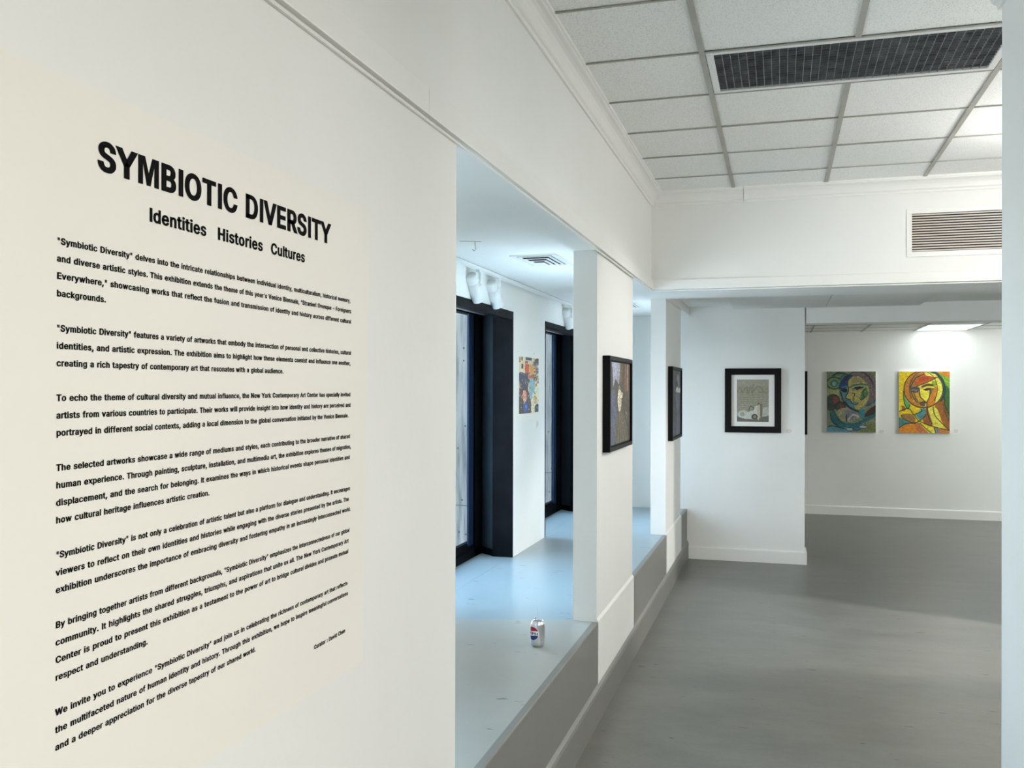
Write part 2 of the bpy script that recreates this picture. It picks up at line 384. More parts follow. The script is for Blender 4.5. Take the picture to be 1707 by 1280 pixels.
# trims on the left wall and the fascia, with a joint in the board
def trims(nm, fn, t0, t1, joint):
    for k, (p0, p1) in enumerate(((t0, joint - 0.0012), (joint + 0.0012, t1))):
        t = MB().prism([(0, ZT), (0.016, ZT), (0.017, ZT + 0.003), (0.017, ZT + 0.067), (0.014, ZT + 0.070), (0, ZT + 0.070)], fn, p0, p1)
        t.prism([(0, ZT - 0.013), (0.007, ZT - 0.013), (0.009, ZT - 0.009), (0.007, ZT - 0.005), (0, ZT - 0.004)], fn, p0, p1)
        struct('trim_%d' % (nm + k), t, M['trim'])
trims(1, lambda p, q, t: (XW + p, t, q), YN, YF, 2.4035)
trims(3, lambda p, q, t: (t, YF - p, q), XW, XR, 2.6)
crown = [(0, 3.004), (0.010, 3.004), (0.013, 3.010), (0.013, 3.020), (0.019, 3.024), (0.024, 3.030), (0.027, 3.040),
         (0.034, 3.056), (0.045, 3.069), (0.058, 3.077), (0.072, 3.080), (0.076, 3.083), (0.076, 3.088), (0.084, 3.090), (0.084, 3.13), (0, 3.13)]
struct('trim_5', MB().prism(crown, lambda p, q, t: (XW + p, t, q), YN, YF), M['trim'])
struct('trim_6', MB().prism(crown, lambda p, q, t: (t, YF - p, q), XW, -0.2512).prism(crown, lambda p, q, t: (t, YF - p, q), -0.2488, XR), M['trim'])

# fascia wall, slab behind it, soffit and its panels, lintel
struct('wall_fascia', MB().box(-1.022, XR, YF, YF + 0.12, ZT, 3.4).box(3.6, XR, YF, YF + 0.12, 0, ZT), M['wall'])
sf = MB().box(XW + 0.017, XR, YF + 0.12, 8.17, ZA, ZA + 0.1).box(XW + 0.017, XR, 8.17, YE + 0.3, 2.512, 2.6)
struct('ceiling_soffit', sf, M['wall'])
for k, (a, b) in enumerate(((-0.44, 0.406), (0.412, 1.235))):
    struct('trim_%d' % (7 + k), MB().bbox(a, b, 8.19, YE - 0.001, 2.481, 2.5115, 0.003), M['panel'])
struct('wall_lintel', MB().box(0.232, XR, YE + 0.008, YE + 0.30, 2.329, 2.75), M['wall'])
# back room
struct('wall_back', MB().box(-2.1, XR, YK, YK + 0.1, 0, 2.75), M['wall'])
struct('baseboard_back', MB().prism([(0, 0), (0.018, 0), (0.018, 0.108), (0.012, 0.118), (0, 0.121)], lambda p, q, t: (t, YK - p, q), -2.0, XR), M['trim'])
struct('wall_back_side', MB().box(-2.1, -2.0, YE + 0.3, YK, 0, 2.75), M['wall'])

# suspended ceilings: speckled tiles in a T-bar grid
def grid_ceiling(nm, xs, ys, z, skip, x_lim, y_lim):
    t = MB(); random.seed(5)
    for i in range(len(xs) - 1):
        for j in range(len(ys) - 1):
            if (i, j) in skip: continue
            dz = random.uniform(0.0, 0.002)
            x0, x1 = max(xs[i], x_lim[0]), min(xs[i+1], x_lim[1]); y0, y1 = max(ys[j], y_lim[0]), min(ys[j+1], y_lim[1])
            t.box(x0 + 0.004, x1 - 0.004, y0 + 0.004, y1 - 0.004, z + 0.006 + dz, z + 0.02)
    c = struct(nm, t, M['tile'])
    g = MB()
    for x in xs:
        if x_lim[0] < x < x_lim[1]:
            segs = [(y_lim[0], y_lim[1])]
            i = xs.index(x)
            if (i, 13) in skip and (i - 1, 13) in skip: segs = [(y_lim[0], ys[13]), (ys[14], y_lim[1])]
            for ya, yb_ in segs: g.box(x - 0.012, x + 0.012, ya, yb_, z, z + 0.003)
    for y in ys:
        if y_lim[0] < y < y_lim[1]: g.box(x_lim[0], x_lim[1], y - 0.0065, y + 0.0065, z + 0.0005, z + 0.0035)
    struct('grid_bars', g, M['grid'], c)
    return c
TX, TY, PT = -0.317, 4.2076, 0.61
xs = [TX + PT * k for k in range(-1, 13)]; ys = [TY + PT * k for k in range(-13, 6)]
i0 = xs.index(TX); j0 = 13
grid_ceiling('ceiling', xs, ys, ZC, {(i0, j0), (i0 + 1, j0)}, (XW + 0.08, XR), (YN, YF - 0.08))
struct('ceiling_deck', MB().box(-1.1, XR, YN - 0.1, YF + 0.1, 3.38, 3.45), M['wall'])
xb = [0.386 + 0.643 * k for k in range(-4, 11)]; yb = [10.2, 10.84, 11.45, 12.06, 12.67, 13.28, 13.89, 14.165]
grid_ceiling('ceiling_back', xb, yb, 2.468, {(6, 5), (6, 6), (6, 4)}, (-2.0, XR), (YE + 0.3, YK))
struct('ceiling_deck_back', MB().box(-2.1, XR, YE + 0.2, YK + 0.1, 2.72, 2.78), M['wall'])
# tiles filling the rest of the two cells beside the light panel
struct('ceiling_filler', MB().box(xb[6] + 0.004, xb[7] - 0.004, 12.676, 12.94, 2.474, 2.488), M['tile'])

# pillar at the right with the crown round it, outer walls
PX, PY = 0.724, 3.78
struct('wall_pillar', MB().bbox(PX, PX + 0.45, 2.75, PY, 0, 3.3, 0.004), M['wall'])
YS_, XE_ = 2.75, PX + 0.45
cp = MB().prism(crown, lambda p, q, t: (PX - p, PY + p if t else YS_ - p, q), 0, 1).prism(crown, lambda p, q, t: (XE_ + p if t else PX - p, PY + p, q), 0, 1)
cp.prism(crown, lambda p, q, t: (XE_ + p, PY + p if t else YS_ - p, q), 0, 1).prism(crown, lambda p, q, t: (XE_ + p if t else PX - p, YS_ - p, q), 0, 1)
struct('trim_9', cp, M['trim'])
struct('wall_right', MB().box(XR, XR + 0.1, YN, YK + 0.1, 0, 3.4), M['wall'])
struct('wall_rear', MB().box(-1.1, XR, YN - 0.1, YN, 0, 3.4), M['wall'])

# ------------------------------------------------------------------ lettering
GLYPHS = """
"181;70,147 74,266 29,266 33,147;128,147 131,266 87,266 90,147
'124;70,147 74,266 29,266 33,147
,115;58,-72 95,48 16,48 -6,-72
-248;36,134 36,82 189,82 189,134
.115;58,-13 79,-5 92,13 88,38 61,55 37,55 14,45 3,20 9,3 26,-10
:115;58,-13 79,-5 92,13 88,38 61,55 37,55 14,45 3,20 9,3 26,-10;57,124 72,128 92,148 88,177 60,192 26,189 8,176 4,149 24,127
A261;152,251 88,251 119,212;116,168 183,-12 261,-12 153,266 86,266 -22,-12 58,-12 115,147;76,83 76,87 164,87 164,83
B249;190,133 206,145 218,165 219,201 208,227 188,249 159,261 140,265 122,266 9,266 9,-12 124,-12 144,-11 164,-8 181,-2 197,7 218,27 229,54 229,83 220,108 203,126;83,103 132,103 143,98 150,91 155,81 156,69 153,54 152,50 146,45 136,42 121,41 83,41;83,214 119,214 131,213 136,210 146,199 146,194 147,187 143,169 139,162 124,155 83,155
C276;148,-15 177,-9 203,2 225,19 242,39 254,65 261,92 190,92 177,64 166,50 152,42 134,38 123,40 112,43 103,48 95,55 82,78 77,91 74,109 73,127 74,146 81,177 95,199 103,206 113,212 122,215 140,216 151,213 166,204 177,190 190,162 260,162 254,191 234,226 214,245 190,259 162,267 134,270 109,268 86,262 64,252 45,239 29,222 16,202 7,179 1,155 -1,127 1,99 7,74 16,53 29,33 44,16 64,2 86,-7 110,-14
D272;137,-10 162,-4 185,4 206,18 223,35 236,54 244,77 250,100 252,128 250,155 245,178 236,201 223,220 206,237 187,249 164,259 139,265 113,266 26,266 26,214 109,214 126,213 138,210 149,204 158,196 165,187 171,175 174,162 179,128 175,93 164,68 157,58 149,51 138,45 124,42 106,41 27,41 27,-12 110,-12;9,266 9,-12 83,-12 83,266
E230;209,-12 209,41 83,41 83,102 199,102 199,155 83,155 83,214 207,214 207,266 9,266 9,-12
F226;83,-12 83,99 194,99 194,151 83,151 83,214 206,214 206,266 9,266 9,-12
H279;83,-12 83,104 175,104 175,-12 249,-12 249,266 175,266 175,156 83,156 83,266 9,266 9,-12
I115;18,-12 90,-12 90,266 18,266
M329;78,-12 78,190 131,-12 183,-12 236,190 236,-12 302,-12 302,266 208,266 157,108 106,266 12,266 12,-12
N283;182,15 239,15 222,41 196,51;80,241 21,235 66,202;178,115 178,97 196,51 190,97;178,115 80,266 9,266 9,-12 83,-12 83,145 66,202 61,175 83,139 181,-12 253,-12 253,266 178,266
O288;159,-14 181,-7 203,2 223,16 238,33 251,53 260,74 266,99 268,127 266,155 260,179 251,202 238,222 222,239 203,252 181,262 159,268 133,270 108,268 86,262 64,252 45,239 29,222 16,202 7,179 1,155 -1,127 1,99 7,74 16,53 29,33 44,16 64,2 86,-7 108,-14 133,-15;112,43 103,48 95,56 88,65 82,77 77,91 74,108 73,127 74,146 77,163 82,177 88,189 95,198 104,206 113,212 122,215 145,215 154,212 163,206 172,198 179,189 185,177 190,163 193,146 194,127 193,108 190,91 185,77 179,65 172,56 164,48 155,43 144,40 134,38
P243;83,214 115,214 133,211 143,204 148,195 151,182 151,166 148,153 142,142 133,136 115,133 83,133;34,133 34,81 83,81 83,133;119,81 139,82 159,87 176,93 191,103 203,113 214,127 220,141 224,158 224,191 214,221 192,245 176,255 158,262 139,265 119,266 9,266 9,-12 83,-12 83,81
R245;83,214 115,214 134,211 143,205 148,196 152,176 150,162 146,151 140,144 126,140 83,140;27,140 27,87 83,87 83,140;119,87 139,88 159,92 190,106 204,117 214,131 225,159 225,193 214,223 192,246 177,255 159,262 138,265 119,266 9,266 9,-12 83,-12 83,87;249,-12 163,127 80,127 164,-12
S244;132,-15 152,-12 172,-6 200,13 218,38 224,54 224,82 216,105 201,122 183,134 155,146 94,165 81,175 79,183 79,193 81,201 93,213 104,217 124,216 132,214 139,209 144,203 146,196 153,177 223,177 220,205 207,231 194,243 168,260 151,266 133,269 114,270 93,269 60,260 32,243 20,231 12,218 6,202 5,186 8,167 16,150 28,136 44,125 64,115 115,100 143,89 151,78 151,70 150,58 145,49 135,41 120,37 104,37 91,40 82,47 76,57 68,80 -5,80 0,51 6,37 15,23 39,1 72,-12 91,-15 112,-16
T245;75,214 75,-12 149,-12 149,214 229,214 229,266 -5,266 -5,214
V261;89,3 152,3 120,42;120,94 57,266 -22,266 87,-12 154,-12 261,266 182,266 125,107;120,94 113,73 120,42 128,73
W364;218,8 275,8 246,43;200,249 144,249 149,220 171,206;246,119 241,101 246,43 253,93;97,119 92,101 97,40 104,93;97,119 57,266 -20,266 62,-12 131,-12 172,132 212,-12 281,-12 363,266 286,266 246,119 206,266 137,266;172,132 179,158 186,182 171,206 161,169
Y257;80,103 157,103 118,151;118,172 114,178 58,266 -30,266 81,101 81,-12 155,-12 155,101 266,266 179,266 122,178;118,172 111,161 118,151 125,161
a216;122,-5 132,0 127,11;122,-5 120,-10 186,-10 186,140 182,154 171,174 153,189 123,200 86,202 60,198 38,187 18,172 -8,140 61,125 67,137 74,146 87,154 103,155 113,150 118,139 118,128 117,124 76,119 31,106 12,94 1,76 -3,54 2,28 17,7 39,-7 65,-14 92,-14 106,-12;80,33 73,35 66,42 65,52 67,63 73,69 109,76 119,82 119,63 112,46 105,38 93,33
b233;68,189 62,186 67,175;74,-4 74,19 52,19;74,-4 77,-7 102,-13 133,-13 151,-8 167,0 181,10 201,37 208,55 212,74 213,94 212,114 208,134 201,150 192,166 180,178 152,196 133,201 115,202 88,200 68,189 75,264 8,264 8,-10 74,-10;103,34 92,40 83,53 77,71 74,95 77,118 83,136 92,148 103,154 117,154 129,148 137,135 143,118 146,95 143,72 137,53 129,41 117,34
c219;115,-14 155,-3 186,22 206,58 143,71 126,43 112,34 95,34 90,37 79,47 71,63 67,82 67,105 71,125 79,141 89,152 104,155 119,152 125,145 142,120 206,131 190,159 171,181 145,195 115,202 84,201 66,196 48,189 34,178 21,165 12,150 5,133 0,114 -1,94 0,74 5,55 12,39 21,23 34,10 48,-1 66,-8 84,-13
d233;142,190 112,202 80,201 62,196 46,188 33,178 20,166 10,150 0,115 -1,94 0,73 10,38 31,10 60,-8 79,-13 111,-13 124,-11 140,-4 138,-10 204,-10 204,264 137,264;95,34 84,41 75,53 69,72 66,95 69,118 75,135 83,148 95,154 109,154 121,148 129,136 135,118 138,95 135,71 129,53 121,40 109,34
e223;141,84 191,114 133,120;19,120 19,75 67,75 66,104 70,120;68,122 74,137 83,148 95,154 110,154 121,149 129,137 134,121 133,120 70,120;67,75 205,75 203,114 196,145 181,168 162,185 140,196 115,202 83,201 64,196 48,188 34,177 21,165 12,149 5,132 0,113 -1,93 0,74 5,55 12,38 21,23 34,10 49,-1 67,-8 85,-13 106,-14 122,-13 148,-7 171,5 189,21 207,52 146,64 127,40 112,33 91,36 79,45 71,57
f148;-15,200 -15,154 132,154 132,200;89,-10 89,208 91,220 91,225 97,227 127,223 143,267 101,275 71,272 40,258 27,239 22,217 22,-10
g234;140,3 150,8 145,19;140,3 138,-2 137,-14 134,-24 130,-30 124,-34 102,-39 90,-37 76,-29 55,-7 -1,-32 22,-56 39,-69 61,-80 88,-85 120,-84 137,-82 167,-71 190,-51 203,-22 204,-4 204,200 139,200 141,192 112,202 80,201 62,196 46,188 33,178 21,166 10,151 0,116 -1,96 0,76 5,57 20,26 46,5 64,-3 97,-8 124,-5;94,40 89,42 78,51 71,65 67,85 67,108 71,127 79,142 88,152 102,155 116,152 126,143 133,128 138,108 138,84 136,74 130,57 122,46 109,40
h226;21,134 75,134 62,166;65,188 52,178 62,166;65,188 75,264 8,264 8,-10 75,-10 75,113 76,122 79,136 89,150 105,155 118,150 127,138 129,129 130,118 130,-10 197,-10 197,120 196,136 192,152 186,165 169,186 143,199 128,201 97,201 80,196 66,189
i104;75,-10 75,200 8,200 8,-10;52,212 77,225 81,250 61,268 31,271 6,258 2,233 22,215
j104;8,-21 6,-29 4,-33 -23,-33 -23,-81 16,-81 41,-74 61,-59 71,-39 75,-16 75,200 8,200;52,212 77,225 81,250 61,268 31,271 6,258 2,233 22,215
k211;96,90 100,90 209,197 134,200 52,116 37,116 42,52;75,-10 75,264 8,264 8,-10;217,-8 98,129 50,94 138,-10
l95;10,-10 77,-10 77,264 10,264
m326;71,193 60,187 45,171 57,154;71,193 74,200 8,200 8,-10 75,-10 75,119 76,127 79,140 84,148 96,155 105,154 113,148 119,137 119,130 119,-10 186,-10 186,123 187,135 194,148 200,153 208,155 220,152 228,143 229,137 230,127 230,-10 296,-10 296,142 292,157 285,169 269,188 245,200 218,203 194,201 163,186 160,183 157,187 128,202 110,203 88,201;160,183 147,169 161,167 174,164
n226;21,134 74,134 61,164;71,191 66,189 52,178 61,164;71,191 74,200 8,200 8,-10 75,-10 75,113 76,122 79,136 89,150 105,155 118,150 127,138 129,129 130,118 130,-10 197,-10 197,120 196,136 192,152 179,176 167,186 143,199 128,201 97,201 80,196
o229;123,-13 143,-8 159,0 173,10 186,23 196,38 204,55 209,94 204,132 196,151 174,178 159,188 143,196 123,201 104,202 84,201 66,196 48,189 34,178 21,165 12,150 5,133 0,114 -1,94 0,74 5,55 12,39 21,23 34,10 48,-1 66,-8 84,-13 104,-14;95,34 90,37 79,47 71,63 67,82 67,105 71,125 79,141 89,152 104,155 119,152 123,147 133,134 139,116 142,94 139,72 133,54 124,41 112,34
p233;75,-5 75,19 52,19;72,191 62,186 67,175;72,191 74,200 8,200 8,-81 75,-81 75,-5 77,-7 102,-13 133,-13 151,-8 167,0 181,10 201,37 208,55 212,74 213,94 212,114 208,134 201,150 192,166 180,178 152,196 133,201 115,202 88,200;103,34 92,40 83,53 77,71 74,95 77,118 83,136 92,148 103,154 117,154 129,148 137,135 143,118 146,95 143,72 137,53 129,41 117,34
q233;143,-3 137,-81 204,-81 204,200 138,200 140,192 112,202 80,201 62,196 46,188 33,178 20,166 10,150 0,115 -1,94 0,73 10,38 31,10 60,-8 79,-13 99,-14 123,-11;95,34 84,41 75,53 69,72 66,95 69,118 75,135 83,148 95,154 109,154 121,148 129,136 135,118 138,95 135,71 129,53 121,40 109,34
r151;72,194 67,193 55,184 63,173;72,194 74,200 8,200 8,-10 75,-10 75,117 76,124 82,141 88,148 104,153 140,150 140,202 93,201
s203;107,-13 137,-6 162,9 178,29 184,53 181,69 167,93 139,109 120,115 83,123 73,132 73,139 74,147 81,153 94,156 106,154 113,146 125,128 185,138 175,158 163,176 145,191 109,202 78,201 51,194 27,180 10,161 5,137 12,109 23,97 36,87 53,81 70,75 101,68 112,63 115,58 115,52 114,43 106,36 91,33 77,36 69,43 57,64 -5,55 4,33 17,13 37,-3 63,-12
t135;-15,200 -15,154 120,154 120,200;14,45 16,30 22,15 34,3 47,-5 65,-11 85,-12 129,-7 115,37 80,37 82,39 81,50 81,246 14,246
u226;182,56 131,56 146,26;134,-3 140,0 153,12 163,25 146,26;134,-3 131,-10 197,-10 197,200 130,200 130,77 128,60 123,47 116,40 106,36 93,36 82,44 76,61 75,72 75,200 8,200 8,69 9,53 13,37 26,14 47,-4 63,-9 91,-13 123,-8
v216;68,0 127,0 97,41;97,88 55,200 -17,200 69,-10 125,-10 212,200 139,200;97,88 95,81 91,69 97,41 100,81
w305;59,11 111,11 85,44;174,11 223,11 199,42;168,179 114,179 124,156 142,145;199,105 189,70 199,42 216,39 201,97;85,105 79,83 85,44 87,98;142,88 151,118 142,145;142,88 142,83 170,-10 228,-10 296,200 226,200 199,105 172,200 112,200 85,105 58,200 -13,200 56,-10 113,-10
x210;93,73 93,122 56,98;57,93 135,93 95,137;97,120 97,72 134,96;132,101 54,101 95,57;95,46 133,-10 212,-9 134,96 209,200 131,200 96,149 95,137 95,149 60,200 -19,200 56,98 -23,-10 56,-10 89,37 95,46 95,57
y216;69,0 128,0 96,41;98,88 55,200 -17,200 62,-1 54,-26 50,-33 17,-33 2,-77 46,-83 78,-77 102,-61 118,-33 212,200 140,200;98,88 95,81 87,58 96,41 113,35 100,81
z211;89,38 81,38 81,27;100,151 109,151 109,163;100,151 3,26 3,-10 187,-10 187,38 89,38 184,162 184,200 6,200 6,151
"""
GL = {}
for _l in GLYPHS.strip('\n').split('\n'):
    _p = _l[1:].split(';')
    GL[_l[0]] = (int(_p[0]) / 500, [[tuple(int(c) / 500 for c in t.split(',')) for t in q.split()] for q in _p[1:]])
def _area(L): return sum(L[i-1][0]*L[i][1] - L[i][0]*L[i-1][1] for i in range(len(L))) / 2
GTRI = {}
for _c, (_a, _loops) in GL.items():
    outs = [L for L in _loops if _area(L) > 0]; holes = [L for L in _loops if _area(L) < 0]
    def _in(pt, L):
        c = False; x, y = pt
        for i in range(len(L)):
            (xa, ya), (xc, yc) = L[i-1], L[i]
            if (ya > y) != (yc > y) and x < (xc-xa)*(y-ya)/(yc-ya)+xa: c = not c
        return c
    vs, fs = [], []
    for O in outs:
        hs = [h for h in holes if all(_in(p, O) for p in h)]
        polys = [[Vector((x, y, 0)) for x, y in L] for L in [O] + hs]
        tri = tessellate_polygon(polys); flat = [p for L in polys for p in L]; o = len(vs)
        vs += [(p.x, p.y) for p in flat]; fs += [tuple(i + o for i in t) for t in tri]
    GTRI[_c] = (_a, vs, fs)
SPACE = 0.27
def text_len(s): return sum(SPACE if c == ' ' else GTRI[c][0] for c in s)
def put_text(mb, s, x0, x1, z, size, y, fn=None):
    """baseline from x0 to x1 at height z; size = em height; letters are stretched evenly to the given length"""
    k = (x1 - x0) / text_len(s); x = x0
    for c in s:
        if c == ' ': x += SPACE * k; continue
        a, vs, fs = GTRI[c]
        P = [(x + px * k, z + pz * size) for px, pz in vs]
        mb._add([fn(px, pz) if fn else (px, y, pz) for px, pz in P], fs)
        x += a * k

# ------------------------------------------------------------------ the exhibition text on the left wall
TZ, TYC = 1.0815, 1.4875
sheet = MB()
def edge_x(z):                                   # the right edge of the sheet leans a little
    return 0.531 + (z - 0.0) * 0.037
nz = 12
for k in range(nz):
    za, zb = 1.0145 * k / nz, 1.0145 * (k + 1) / nz
    sheet._add([(-0.572, -0.0012, za), (edge_x(za), -0.0012, za), (edge_x(zb), -0.0012, zb), (-0.572, -0.0012, zb)], [(0, 1, 2, 3)])
    sheet._add([(edge_x(za), -0.0012, za), (edge_x(za), 0, za), (edge_x(zb), 0, zb), (edge_x(zb), -0.0012, zb)], [(0, 1, 2, 3)])
sheet._add([(-0.572, -0.0012, 0), (-0.572, 0, 0), (edge_x(0), 0, 0), (edge_x(0), -0.0012, 0)], [(0, 1, 2, 3)])
sheet._add([(-0.572, -0.0012, 1.0145), (-0.572, 0, 1.0145), (edge_x(1.0145), 0, 1.0145), (edge_x(1.0145), -0.0012, 1.0145)], [(0, 1, 2, 3)])
ts = thing('text_sheet', 'large cream vinyl sheet of black exhibition text stuck to the near left wall', 'wall text', (XW + 0.0005, TYC, TZ), FACE_E)
sheet.build('backing_sheet', M['sheet'], ts)
YT = -0.0018
L_ = lambda Y: Y - TYC
_tw = (L_(1.851) - L_(1.1219)) / text_len('SYMBIOTIC DIVERSITY'); _x = L_(1.1219)
for wd in ('SYMBIOTIC', 'DIVERSITY'):
    t = MB(); put_text(t, wd, _x, _x + _tw * text_len(wd), 1.9895 - TZ, 0.0755, YT); t.build('title', M['ink'], ts)
    _x += _tw * (text_len(wd) + SPACE)
for wd, a, b in (('Identities', 1.2362, 1.3897), ('Histories', 1.4217, 1.5719), ('Cultures', 1.6003, 1.7357)):
    t = MB(); put_text(t, wd, L_(a), L_(b), 1.9366 - TZ, 0.0375, YT); t.build('subtitle', M['ink'], ts)
LINES = [
('"Symbiotic Diversity" delves into the intricate relationships between individual identity, multiculturalism, historical memory,', 1.8756, 1.949),
("and diverse artistic styles. This exhibition extends the theme of this year's Venice Biennale, \"Stranieri Ovunque - Foreigners", 1.8530, 1.9522),
('Everywhere," showcasing works that reflect the fusion and transmission of identity and history across different cultural', 1.8305, 1.9523),
('backgrounds.', 1.8079, 1.1405), None,
('"Symbiotic Diversity" features a variety of artworks that embody the intersection of personal and collective histories, cultural', 1.7628, 1.9525),
('identities, and artistic expression. The exhibition aims to highlight how these elements coexist and influence one another,', 1.7403, 1.9507),
('creating a rich tapestry of contemporary art that resonates with a global audience.', 1.7177, 1.6493), None,
('To echo the theme of cultural diversity and mutual influence, the New York Contemporary Art Center has specially invited', 1.6727, 1.9502),
('artists from various countries to participate. Their works will provide insight into how identity and history are perceived and', 1.6501, 1.9513),
('portrayed in different social contexts, adding a local dimension to the global conversation initiated by the Venice Biennale.', 1.6276, 1.9406), None,
('The selected artworks showcase a wide range of mediums and styles, each contributing to the broader narrative of shared', 1.5825, 1.9486),
('human experience. Through painting, sculpture, installation, and multimedia art, the exhibition explores themes of migration,', 1.5600, 1.9534),
('displacement, and the search for belonging. It examines the ways in which historical events shape personal identities and', 1.5374, 1.9476),
('how cultural heritage influences artistic creation.', 1.5149, 1.3999), None,
('"Symbiotic Diversity" is not only a celebration of artistic talent but also a platform for dialogue and understanding. It encourages', 1.4699, 1.9493),
('viewers to reflect on their own identities and histories while engaging with the diverse stories presented by the artists. The', 1.4473, 1.9432),
('exhibition underscores the importance of embracing diversity and fostering empathy in an increasingly interconnected world.', 1.4248, 1.9527), None,
('By bringing together artists from different backgrounds, "Symbiotic Diversity" emphasizes the interconnectedness of our global', 1.3798, 1.9467),
('community. It highlights the shared struggles, triumphs, and aspirations that unite us all. The New York Contemporary Art', 1.3573, 1.9422),
('Center is proud to present this exhibition as a testament to the power of art to bridge cultural divides and promote mutual', 1.3347, 1.9408),
('respect and understanding.', 1.3122, 1.2368), None,
('We invite you to experience "Symbiotic Diversity" and join us in celebrating the richness of contemporary art that reflects', 1.2672, 1.9376),
('the multifaceted nature of human identity and history. Through this exhibition, we hope to inspire meaningful conversations', 1.2447, 1.9399),
('and a deeper appreciation for the diverse tapestry of our shared world.', 1.2222, 1.5495), None]
t = MB()
for ln in LINES:
    if ln is None:
        t.build('paragraph', M['ink'], ts); t = MB(); continue
    s_, z_, yr = ln
    put_text(t, s_, L_(1.0430), L_(yr), z_ - TZ, 0.0160, YT)
t = MB(); put_text(t, 'Curator : David Chen', L_(1.7791), L_(1.9266), 1.1672 - TZ, 0.0160, YT); t.build('signature', M['ink'], ts)

# ------------------------------------------------------------------ painted pictures (pigment on the canvas itself)
class Art:
    """a small painter: polygons and brush strokes laid on a canvas, kept as one colour per canvas point"""
    def __init__(s, w, h, box, bg):
        s.w, s.h = w, h; s.x0, s.y0, s.x1, s.y1 = box
        X, Y = np.meshgrid((np.arange(w) + 0.5) / w, (np.arange(h) + 0.5) / h)
        s.X = s.x0 + X * (s.x1 - s.x0); s.Y = s.y0 + Y * (s.y1 - s.y0)
        s.c = np.ones((h, w, 3)) * np.array(bg, float)
        s.rng = np.random.default_rng(int(sum(bg)) + w)
    def _blend(s, m, col, a):
        m = (m * a)[..., None]; s.c = s.c * (1 - m) + np.array(col, float) * m
    @staticmethod
    def smooth(P, n=10, closed=False):
        P = np.array(P, float); k = len(P)
        if k < 3: return P
        out = []
        for i in range(k if closed else k - 1):
            g = (lambda j: P[j % k]) if closed else (lambda j: P[min(max(j, 0), k - 1)])
            a, b, c, d = g(i-1), g(i), g(i+1), g(i+2)
            for t in np.linspace(0, 1, n, endpoint=False):
                out.append(0.5 * (2*b + (c-a)*t + (2*a-5*b+4*c-d)*t*t + (3*b-3*c+d-a)*t**3))
        if not closed: out.append(P[-1])
        return np.array(out)
    def fill(s, pts, col, a=1.0, curve=True):
        P = s.smooth(pts, 8, True) if curve else np.array(pts, float)
        m = np.zeros(s.X.shape, bool)
        for i in range(len(P)):
            (xa, ya), (xc, yc) = P[i-1], P[i]
            if ya == yc: continue
            m ^= ((ya > s.Y) != (yc > s.Y)) & (s.X < (xc-xa)*(s.Y-ya)/(yc-ya)+xa)
        s._blend(m.astype(float), col, a); return s
    def ell(s, cx, cy, rx, ry, col, a=1.0):
        s._blend((((s.X-cx)/rx)**2 + ((s.Y-cy)/ry)**2 < 1).astype(float), col, a); return s
    def ring(s, cx, cy, rx, ry, wd, col, a=1.0, a0=0, a1=360):
        th = np.radians(np.linspace(a0, a1, 40)); return s.line([(cx+rx*math.cos(t), cy+ry*math.sin(t)) for t in th], wd, col, a, False)
    def line(s, pts, wd, col, a=1.0, curve=True):
        P = s.smooth(pts) if curve else np.array(pts, float)
        D = np.full(s.X.shape, 1e9)
        for (xa, ya), (xc, yc) in zip(P[:-1], P[1:]):
            dx, dy = xc-xa, yc-ya; l2 = dx*dx+dy*dy + 1e-9
            t = np.clip(((s.X-xa)*dx + (s.Y-ya)*dy) / l2, 0, 1)
            D = np.minimum(D, np.hypot(s.X-xa-t*dx, s.Y-ya-t*dy))
        s._blend(np.clip(1.5 - D / (wd/2), 0, 1), col, a); return s
    def texture(s, amt, fx=1, fy=1):
        n = s.rng.normal(0, 1, (s.h // fy + 1, s.w // fx + 1)); n = np.kron(n, np.ones((fy, fx)))[:s.h, :s.w]
        s.c = np.clip(s.c * (1 + amt * n[..., None]), 0, 255); return s
    def mesh(s, name, W_, H_, y, m, parent, cx=0.0, z0=0.0):
        w, h = s.w, s.h
        me = bpy.data.meshes.new(name)
        gx = (np.arange(w + 1) / w - 0.5) * W_ + cx; gz = z0 + H_ * (1 - np.arange(h + 1) / h)
        V = np.zeros(((h+1)*(w+1), 3)); V[:, 0] = np.tile(gx, h+1); V[:, 1] = y; V[:, 2] = np.repeat(gz, w+1)
        i = (np.arange(h)[:, None]*(w+1) + np.arange(w)[None]).ravel()
        F = np.stack([i, i+w+1, i+w+2, i+1], 1)
        me.from_pydata(V.tolist(), [], F.tolist())
        c = s.c / 255; c = np.where(c <= 0.04045, c/12.92, ((c+0.055)/1.055)**2.4).reshape(-1, 3)
        at = me.color_attributes.new('pigment', 'FLOAT_COLOR', 'CORNER')
        at.data.foreach_set('color', np.repeat(np.concatenate([c, np.ones((len(c), 1))], 1), 4, 0).ravel().astype(np.float32))
        me.materials.append(m); me.update()
        o = bpy.data.objects.new(name, me); COL.objects.link(o); o.parent = parent
        return o

def frame_mesh(w, h, fw, d, b=0.003, inner=None):
    """picture frame: four mitred mouldings, outer size w x h, face width fw, depth d (towards -y)"""
    inner = d - 0.006 if inner is None else inner
    prof = [(0, 0), (0, -d + b), (b, -d), (fw - b, -d), (fw, -d + b), (fw, -0.004), (fw*0.5, 0)]
    mb = MB(); n = len(prof)
    cor = [(-w/2, 0, 1, 1), (w/2, 0, -1, 1), (w/2, h, -1, -1), (-w/2, h, 1, -1)]
    vs = [(cx + sx*p, q, cz + sz*p) for cx, cz, sx, sz in cor for p, q in prof]
    fs = [(c*n+k, ((c+1) % 4)*n+k, ((c+1) % 4)*n+(k+1) % n, c*n+(k+1) % n) for c in range(4) for k in range(n)]
    return mb._add(vs, fs)

